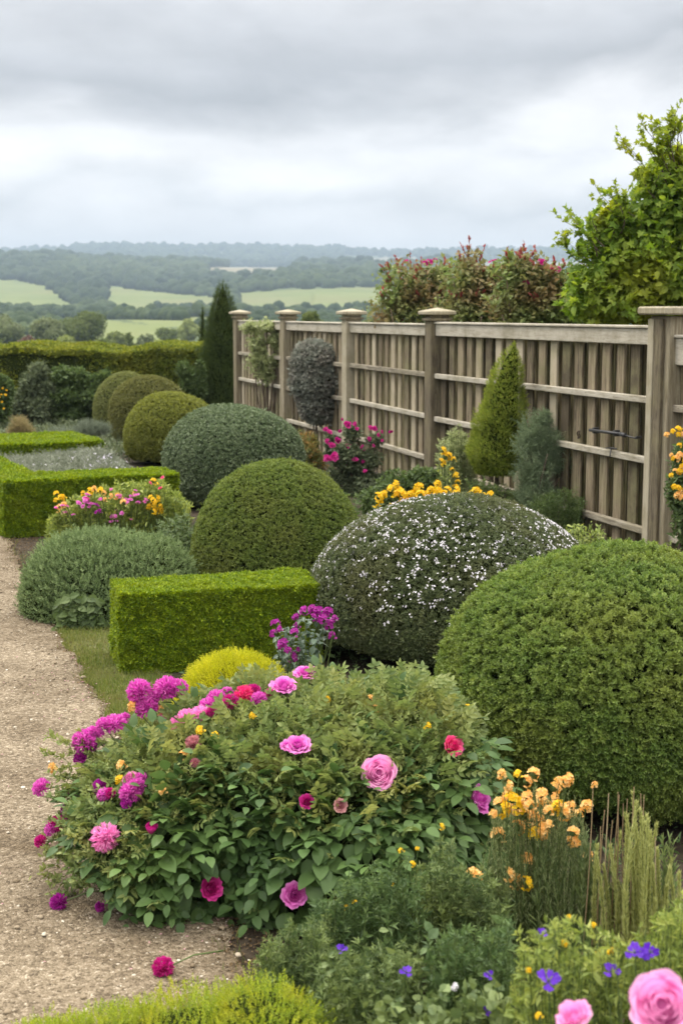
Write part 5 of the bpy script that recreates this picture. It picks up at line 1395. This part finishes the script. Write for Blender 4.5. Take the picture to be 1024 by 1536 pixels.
herb('herb', 'dark leafy herb with a few violet flowers at the bottom, beside the foreground pink rose', 'plant', fan((640, 775), 3.45, .16, itp([640, 700, 775], [1420, 1400, 1390]), 170, q), L_herb2, SP_HERB + [leafy(.7, .1, .3, 3)], .030, 16, 706, group=HB,
     heads=[('iris:blue', Dp(733, 1463, 3.2), .012), ('iris:blue', Dp(730, 1516, 3.1), .012), ('wall:white', Dp(681, 1480, 3.2), .011)])
g = Geo(); n = 500; P = np.array([Dp(a, b, 3.2 + c_) for a, b, c_ in zip(q.uniform(480, 770, n), q.uniform(1470, 1640, n), q.uniform(0, .25, n))]); P[:, 2] = np.maximum(P[:, 2], .02)
herb('herb', 'round leaved green herb at the very bottom of the photo below the violet flowers', 'plant', fan((560, 770), 3.15, .12, itp([560, 660, 770], [1520, 1490, 1480]), 110, q), L_herb, [leafy(.8, .1, .3, 4)], .028, 26, 707, group=HB, up=.3)
herb('herb', 'light green herb with pale yellow buds in the lower right corner', 'plant', fan((765, 960), 3.05, .2, itp([765, 830, 890, 960], [1440, 1385, 1400, 1440]), 230, q), L_herb3, SP_HERB + LEAF1, .030, 16, 708, group=HB,
     heads=[('iris:blue', Dp(812, 1400, 2.95), .014), ('iris:blue', Dp(822, 1471, 2.75), .025), ('iris:blue', Dp(916, 1457, 2.9), .020), ('wall:yellow', Dp(852, 1376, 3.1), .007), ('wall:yellow', Dp(890, 1388, 3.1), .008), ('wall:yellow', Dp(847, 1416, 3.0), .010), ('wall:yellow', Dp(895, 1432, 3.0), .010), ('wall:yellow', Dp(915, 1427, 3.0), .009), ('wall:yellow', Dp(793, 1456, 2.9), .008), ('wall:yellow', Dp(808, 1525, 2.8), .010)])
herb('herb', 'yellowish green herb with violet flowers at the right edge above the large pink rose', 'plant', fan((945, 1060), 3.1, .2, itp([945, 1000, 1060], [1430, 1370, 1340]), 150, q), L_herb3, SP_HERB, .032, 18, 709, group=HB,
     heads=[('iris:blue', Dp(951, 1428, 2.85), .020), ('iris:blue', Dp(974, 1427, 2.85), .018), ('iris:blue', Dp(963, 1430, 2.87), .015)])

herb('herb', 'low dull green herb filling the shade between the rose bush and the white flowered dome', 'plant', fan((500, 660), 6.6, .35, itp([500, 580, 660], [1035, 1030, 1050]), 190, q, basespread=1.0), L_herb2, SP_HERB + LEAF1, .035, 16, 710, group=HB)
# orange wallflowers
L_wall = leafmat('narrow grey green leaves', [(.10, .13, .05), (.20, .24, .10), (.34, .37, .19)], .35, .5, .2)
heads = []; q = np.random.default_rng(711)
for x, y, r_ in ((752, 1162, 6), (777, 1163, 6), (799, 1162, 8), (788, 1172, 7), (762, 1178, 6), (838, 1172, 6), (850, 1170, 8), (846, 1172, 6), (832, 1182, 7), (811, 1192, 8), (811, 1202, 8), (829, 1198, 7), (760, 1194, 6), (748, 1206, 8), (753, 1214, 10), (768, 1200, 9), (776, 1208, 10), (786, 1196, 9), (772, 1218, 10), (786, 1222, 10), (800, 1222, 8), (836, 1212, 10), (844, 1218, 10), (855, 1210, 7), (879, 1209, 8), (868, 1222, 6), (775, 1242, 9), (806, 1235, 10), (812, 1246, 10), (803, 1252, 9), (858, 1250, 8), (860, 1262, 8), (747, 1255, 10), (791, 1290, 9), (762, 1312, 8), (772, 1322, 9), (788, 1325, 8), (709, 1315, 10), (881, 1285, 7), (824, 1238, 6), (740, 1222, 6), (794, 1210, 8), (822, 1218, 7)):
    heads.append(('wall:orange' if q.random() < .8 else 'wall:yellow', Dp(x, y, 4.12 + q.normal() * .05), r_ / FPX * 4.1 * 1.45))
herb('wallflower', 'upright clump crowned with small orange flowers in front of the large boxwood dome', 'flower', fan((735, 880), 4.2, .12, itp([735, 800, 880], [1215, 1195, 1230]), 230, q, basespread=.9), L_wall, [leafy(.10, .05, .2, 2), leafy(.13, .05, .3, 2)], .022, 110, 712, flat=True, up=1.2, spread=.6, heads=heads, t0=.05)

# feathery plumes and dry stalks
L_plume = leafmat('plume leaves', [(.22, .24, .07), (.38, .40, .14), (.55, .56, .27)], .35, .6, .2)
tips = [(955, 1205), (940, 1225), (965, 1235), (930, 1250), (975, 1250), (948, 1190), (985, 1275), (1006, 1290), (915, 1270), (905, 1300), (895, 1270), (1000, 1330), (1018, 1310), (960, 1215), (952, 1240), (970, 1225)]
tips = tips + [(x_ + q.normal() * 14, y_ + abs(q.normal()) * 40) for x_, y_ in tips]; T_ = np.array([Dp(x, y, 4.0 + q.normal() * .05) for x, y in tips]); B = T_.copy(); B[:, 2] = 0; B[:, 0] = T_[:, 0].mean() + (T_[:, 0] - T_[:, 0].mean()) * .8
rt = herb('feathery_grass', 'tall pale green feathery plumes with dry stalks at the right edge', 'grass', (B, T_), L_plume, [leafy(.09, .04, .2, 2), leafy(.12, .04, .3, 2)], .023, 1300, 713, flat=True, up=2.3, spread=.9, t0=.08, r0=.003)
g = Geo(); n = 13; M_dry = leafmat('dry stalks', [(.20, .14, .08), (.38, .28, .16), (.50, .40, .25)], .1, .8, .2)
T2 = np.array([Dp(x, y, 4.05) for x, y in ((889, 1172), (912, 1190), (906, 1215), (928, 1192), (934, 1205), (950, 1180), (965, 1192), (918, 1230), (982, 1255), (926, 1188), (940, 1198), (900, 1240), (960, 1190))]); B2 = T2.copy(); B2[:, 2] = 0; B2[:, 0] += q.normal(size=n) * .02
stems(g, B2, T2, .0032, .0016, .008, 0, 5, q); mk('dry_stalks', g, M_dry, rt)
T3 = np.array([Dp(x, y, 4.1) for x, y in zip(q.uniform(800, 1010, 40), q.uniform(1240, 1330, 40))]); B3 = T3.copy(); B3[:, 2] = 0
herb('herb', 'thin grey green stems between the orange flowers and the feathery plumes', 'plant', (B3, T3), L_herb, [leafy(.14, .05, .2, 3)], .04, 90, 714, flat=True, up=1.1, spread=.55, t0=.05, group=HB)
flower('wall:orange', Dp(891, 1178, 4.05), np.array([0, 0, 1.]), .012, rt)

# foreground roses on tall stems, near the camera
def tall_rose(px, py, d, r_, key, label, Z, seed, basepx):
    q = np.random.default_rng(seed); P = Dp(px, py, d); b = Dp(basepx, 1536, d + .15); b[2] = 0
    rt = root('rose_plant', b, label, 'rose', 'foreground roses'); g = Geo()
    tube(g, [b, b * .6 + P * .4 + [.02, .02, .05], P - nrm(np.array(Z)) * r_ * .7], [.005, .004, .003], 7); mk('stem', g, M_stem, rt)
    flower(key, P, nrm(np.array(Z, float)), r_, rt)
    g = Geo(); n = 26; t = q.uniform(.15, .80, n)[:, None]; pts = b * (1 - t) + P * t
    scatter(g, PIN, pts, frames(rdir(n, q) * [1, 1, .3] + [0, 0, .1], [0, -.1, 1.] + rdir(n, q) * .3), q.uniform(.10, .15, n), rng=q, smooth=True); mk('leaves', g, L_big, rt)
tall_rose(862, 1527, 2.20, .034, 'cup:light', 'blurred pink rosebud at the bottom edge of the photo', (-.35, -.3, .85), 721, 868)
tall_rose(992, 1508, 2.15, .052, 'rosette:light', 'large blurred open pink rose in the bottom right corner', (-.25, -.75, .60), 722, 1000)

# ---------------------------------------------------------------- flowers further back
# purple flowers with big blue green leaves
L_blu = leafmat('blue green leaves', [(.05, .08, .055), (.10, .15, .10), (.19, .25, .17)], .2, .45, .5)
q = np.random.default_rng(731); hd = [('wall:purple', Dp(x, y, 6.75 + q.normal() * .06), r_ / FPX * 6.75) for x, y, r_ in ((413, 936, 8), (411, 951, 7), (424, 966, 10), (441, 950, 8), (438, 986, 9), (446, 940, 7), (443, 925, 6), (457, 918, 9), (468, 914, 8), (478, 916, 9), (492, 918, 9), (485, 930, 9), (494, 938, 9), (498, 955, 8), (470, 926, 6), (432, 976, 6), (448, 975, 5), (502, 928, 6), (420, 945, 6))]
rt = herb('purple_flower_plant', 'purple flowered plant with blue green leaves between the hedge block and white flowered dome', 'flower', fan((412, 500), 6.8, .1, itp([412, 455, 500], [955, 925, 935]), 34, q, basespread=.45), L_blu, [leafy(.6, .12, .35, 5)], .05, 14, 732, flat=True, up=.2, spread=1.0, heads=hd, t0=.3, r0=.003)
# yellow wallflowers
q = np.random.default_rng(733); hd = [('wall:yellow', Dp(x, y, 11.4 + q.normal() * .08), r_ / FPX * 11.4) for x, y, r_ in ((575, 742, 7), (615, 742, 8), (638, 752, 9), (645, 736, 7), (670, 736, 7), (692, 746, 7), (704, 745, 7), (725, 745, 6), (598, 738, 8), (610, 756, 9), (566, 754, 10), (567, 746, 8), (592, 728, 8), (587, 735, 8), (595, 748, 10), (604, 752, 10), (588, 764, 10), (602, 742, 9), (622, 750, 8), (628, 733, 9), (630, 744, 9), (640, 742, 7), (655, 728, 8), (657, 738, 8), (666, 742, 7), (683, 743, 8), (676, 748, 8), (712, 737, 8), (718, 740, 6), (735, 743, 7), (650, 748, 8), (612, 765, 7), (684, 735, 6))]
herb('wallflower', 'yellow wallflowers massed behind the white flowered dome', 'flower', fan((555, 740), 11.5, .2, itp([555, 650, 740], [765, 745, 755]), 140, q, basespread=.95), L_herb2, LEAF1, .07, 16, 734, flat=True, heads=hd, t0=.2, r0=.004)
q = np.random.default_rng(735); hd = [('wall:yellow', Dp(x, y, 12.2), r_ / FPX * 12.2) for x, y, r_ in ((664, 676, 6), (667, 686, 7), (662, 692, 5), (672, 684, 6), (666, 697, 5), (680, 690, 5), (684, 714, 6), (686, 724, 5), (683, 732, 6), (678, 705, 4))]
herb('wallflower', 'single tall yellow flowering stem beside the leaning green conifer', 'flower', fan((655, 692), 12.25, .1, itp([655, 692], [688, 715]), 16, q), L_herb3, LEAF1, .05, 20, 736, flat=True, heads=hd, r0=.004)
# pale broom like plants at the foot of the fence
herb('broom', 'wispy pale green bush between the fourth fence post and the leaning green conifer', 'shrub', fan((655, 715), 13.2, .2, itp([655, 690, 715], [665, 640, 690]), 110, q, basespread=.7), L_pale, SP_HERB, .045, 26, 737, r0=.004)
herb('broom', 'wispy green tuft at the foot of the leaning green conifer', 'shrub', fan((700, 790), 12.7, .2, itp([700, 750, 790], [715, 728, 745]), 90, q, basespread=.8), L_herb, SP_HERB, .045, 22, 738, r0=.004)
herb('fern', 'soft dark green fern growing at the foot of the near fence panel', 'fern', fan((790, 880), 11.9, .15, itp([790, 850, 880], [755, 735, 760]), 70, q, basespread=.3), L_s1, [sprig(6, .6, .2, 1.2, 140 + i, .8) for i in range(3)], .06, 26, 739, r0=.003)
herb('low_plant', 'low light green leafy plant between the white flowered dome and the near fence post', 'plant', fan((840, 910), 9.9, .15, itp([840, 880, 910], [795, 785, 800]), 90, q, basespread=.8), L_herb3, LEAF1, .06, 18, 740, flat=True, r0=.003)
# magenta rose by the fence
q = np.random.default_rng(741); d = 15.6
mr_ = blob_shrub('rose_bush', 'bush of bright magenta flowers in front of the third fence post', 'rose bush', lobes_px([(494, 668, 11, 26), (528, 648, 18, 18), (562, 658, 18, 13), (520, 685, 24, 22), (552, 692, 24, 20), (545, 728, 40, 24), (505, 722, 26, 20), (578, 720, 18, 16)], d, .8), L_s2, SPRIG_L + [leafy(.6, .1, .3, 3)], 6000, .05, 742, thick=.55, corem=True, rough=.35, jit=.9)
for x, y, r_ in ((488, 648, 6), (494, 652, 6), (486, 662, 5), (496, 660, 6), (500, 672, 6), (498, 684, 7), (492, 692, 6), (484, 690, 6), (504, 692, 5), (523, 634, 6), (530, 632, 5), (531, 655, 6), (526, 665, 5), (531, 684, 6), (541, 675, 6), (546, 690, 5), (551, 663, 5), (562, 646, 6), (556, 640, 5), (567, 652, 6), (574, 648, 5), (582, 647, 5), (560, 672, 5), (537, 643, 5), (512, 655, 6), (508, 645, 5), (519, 700, 5), (575, 660, 4), (548, 708, 4), (516, 628, 4)):
    flower('pom:magenta', Dp(x + q.normal() * 2, y + q.normal() * 2, d - .2 + q.normal() * .12), np.array([q.normal() * .5, -.8, .5 + q.normal() * .4]), r_ / FPX * d * q.uniform(.6, 1.35), mr_)
blob_shrub('shrub', 'small bronze and orange leaved shrub between the dark dome and the magenta flowers', 'shrub', lobes_px([(462, 668, 18, 18), (470, 690, 20, 18), (452, 685, 12, 14)], 17.0, .8), leafmat('bronze leaves', [(.09, .12, .04), (.18, .19, .06), (.42, .20, .06)], .3), SP_HERB, 2200, .055, 743, thick=.7, rough=.5, jit=.9, corem=False)
blob_shrub('shrub', 'dark green leafy shrub at the foot of the fence behind the olive dome', 'shrub', lobes_px([(600, 735, 34, 26), (570, 752, 30, 24), (635, 720, 26, 26), (620, 760, 40, 22)], 12.6, .8), L_s1, SPRIG_L + LEAF1, 4200, .05, 744, thick=.35)
# mixed clump at the left
q = np.random.default_rng(751); hd = []
for cx, cy, sx, sy, n, keys in ((128, 756, 12, 8, 14, ['pom:pink', 'pom:magenta', 'pom:pink']), (98, 765, 10, 10, 9, ['pom:pink', 'pom:light', 'wall:orange']), (88, 748, 8, 4, 6, ['wall:yellow']), (143, 738, 12, 6, 9, ['wall:yellow', 'wall:orange']), (148, 760, 8, 6, 5, ['pom:purple']), (185, 745, 18, 8, 10, ['pom:light', 'pom:pink', 'wall:orange']), (205, 748, 12, 8, 9, ['pom:light', 'pom:pink']), (232, 760, 12, 12, 12, ['wall:yellow']), (240, 728, 12, 8, 5, ['pom:red', 'wall:yellow']), (180, 775, 20, 8, 8, ['pom:pink', 'pom:light'])):
    for _ in range(int(n * 1.15)): hd.append((keys[q.integers(0, len(keys))], Dp(cx + q.normal() * sx * .7, cy + q.normal() * sy * .7, 11.3 + q.normal() * .1), q.uniform(3.6, 6) / FPX * 11.3))
herb('mixed_flowers', 'loose clump of pink, orange and yellow flowers between the silvery mound and the hedge square', 'flower', fan((75, 285), 11.6, .3, itp([75, 110, 150, 240, 285], [780, 752, 735, 722, 760]), 420, q, basespread=.95), L_herb3, SP_HERB + LEAF1, .055, 22, 752, heads=hd, r0=.003)
herb('low_plant', 'low green leafy plants at the foot of the dark grey green dome', 'plant', fan((235, 300), 11.0, .2, itp([235, 270, 300], [790, 770, 780]), 110, q, basespread=.9), L_s1, LEAF1, .055, 18, 753, flat=True, r0=.003)
# flowering shrub climbing the near post at the right edge
rt = blob_shrub('shrub', 'yellow and orange flowering shrub cut by the right edge, before the near fence post', 'shrub', lobes_px([(1030, 690, 26, 36), (1025, 735, 24, 30), (1040, 780, 34, 60)], 9.4, .8), L_s1, SPRIG_L + LEAF1, 2600, .045, 761, thick=.4)
q = np.random.default_rng(762)
for i in range(26): flower(['wall:yellow', 'wall:orange'][i % 2], Dp(1016 + q.normal() * 8, 700 + q.normal() * 32, 9.05), np.array([-.3, -.8, .5]), q.uniform(4, 7) / FPX * 9, rt)
# pinkish heads at the right flank of the white flowered dome
FP2 = []; q = np.random.default_rng(763); g = Geo()
P = np.array([Dp(x, y, 8.9) for x, y in zip(810 + q.normal(size=26) * 22, 787 + q.normal(size=26) * 9)]); dvec = P - (wcen + [0, 0, wh * .36]); sc = np.linalg.norm(dvec / [wr, wr, wh * .64], axis=1); P = wcen + [0, 0, wh * .36] + dvec / sc[:, None]
scatter(g, [WC[2], WC[3]], P, frames_z(dvec), .014, rng=q); mk('pink_flowers', g, M_pinkred, wd, kind='stuff')
# creeping cover over the soil between the plants
q = np.random.default_rng(771); n = 11000
y = q.uniform(4.0, 17, n); x = path_edge(y) + .25 + q.random(n) * 3.8; P = np.stack([x, y, 0 * x], 1)
k = (lump(P, 3, 12) > -.35) & (x < fence_x(y)) & ~((y > 5.8) & (y < 9) & (x < path_edge(y) + .5)); P = P[k]; P[:, 2] = .012 + .03 * q.random(len(P))
g = Geo(); scatter(g, FERNY + SPRIG_L + LEAF1, P, frames_z(np.array([0, 0, 1.]) + q.normal(size=P.shape) * .6, q), q.uniform(.02, .06, len(P)), rng=q)
mk('creeping_cover', g, L_herb2, kind='stuff', origin=(0, 0, 0))
for o in PROTO.values(): bpy.data.objects.remove(o)
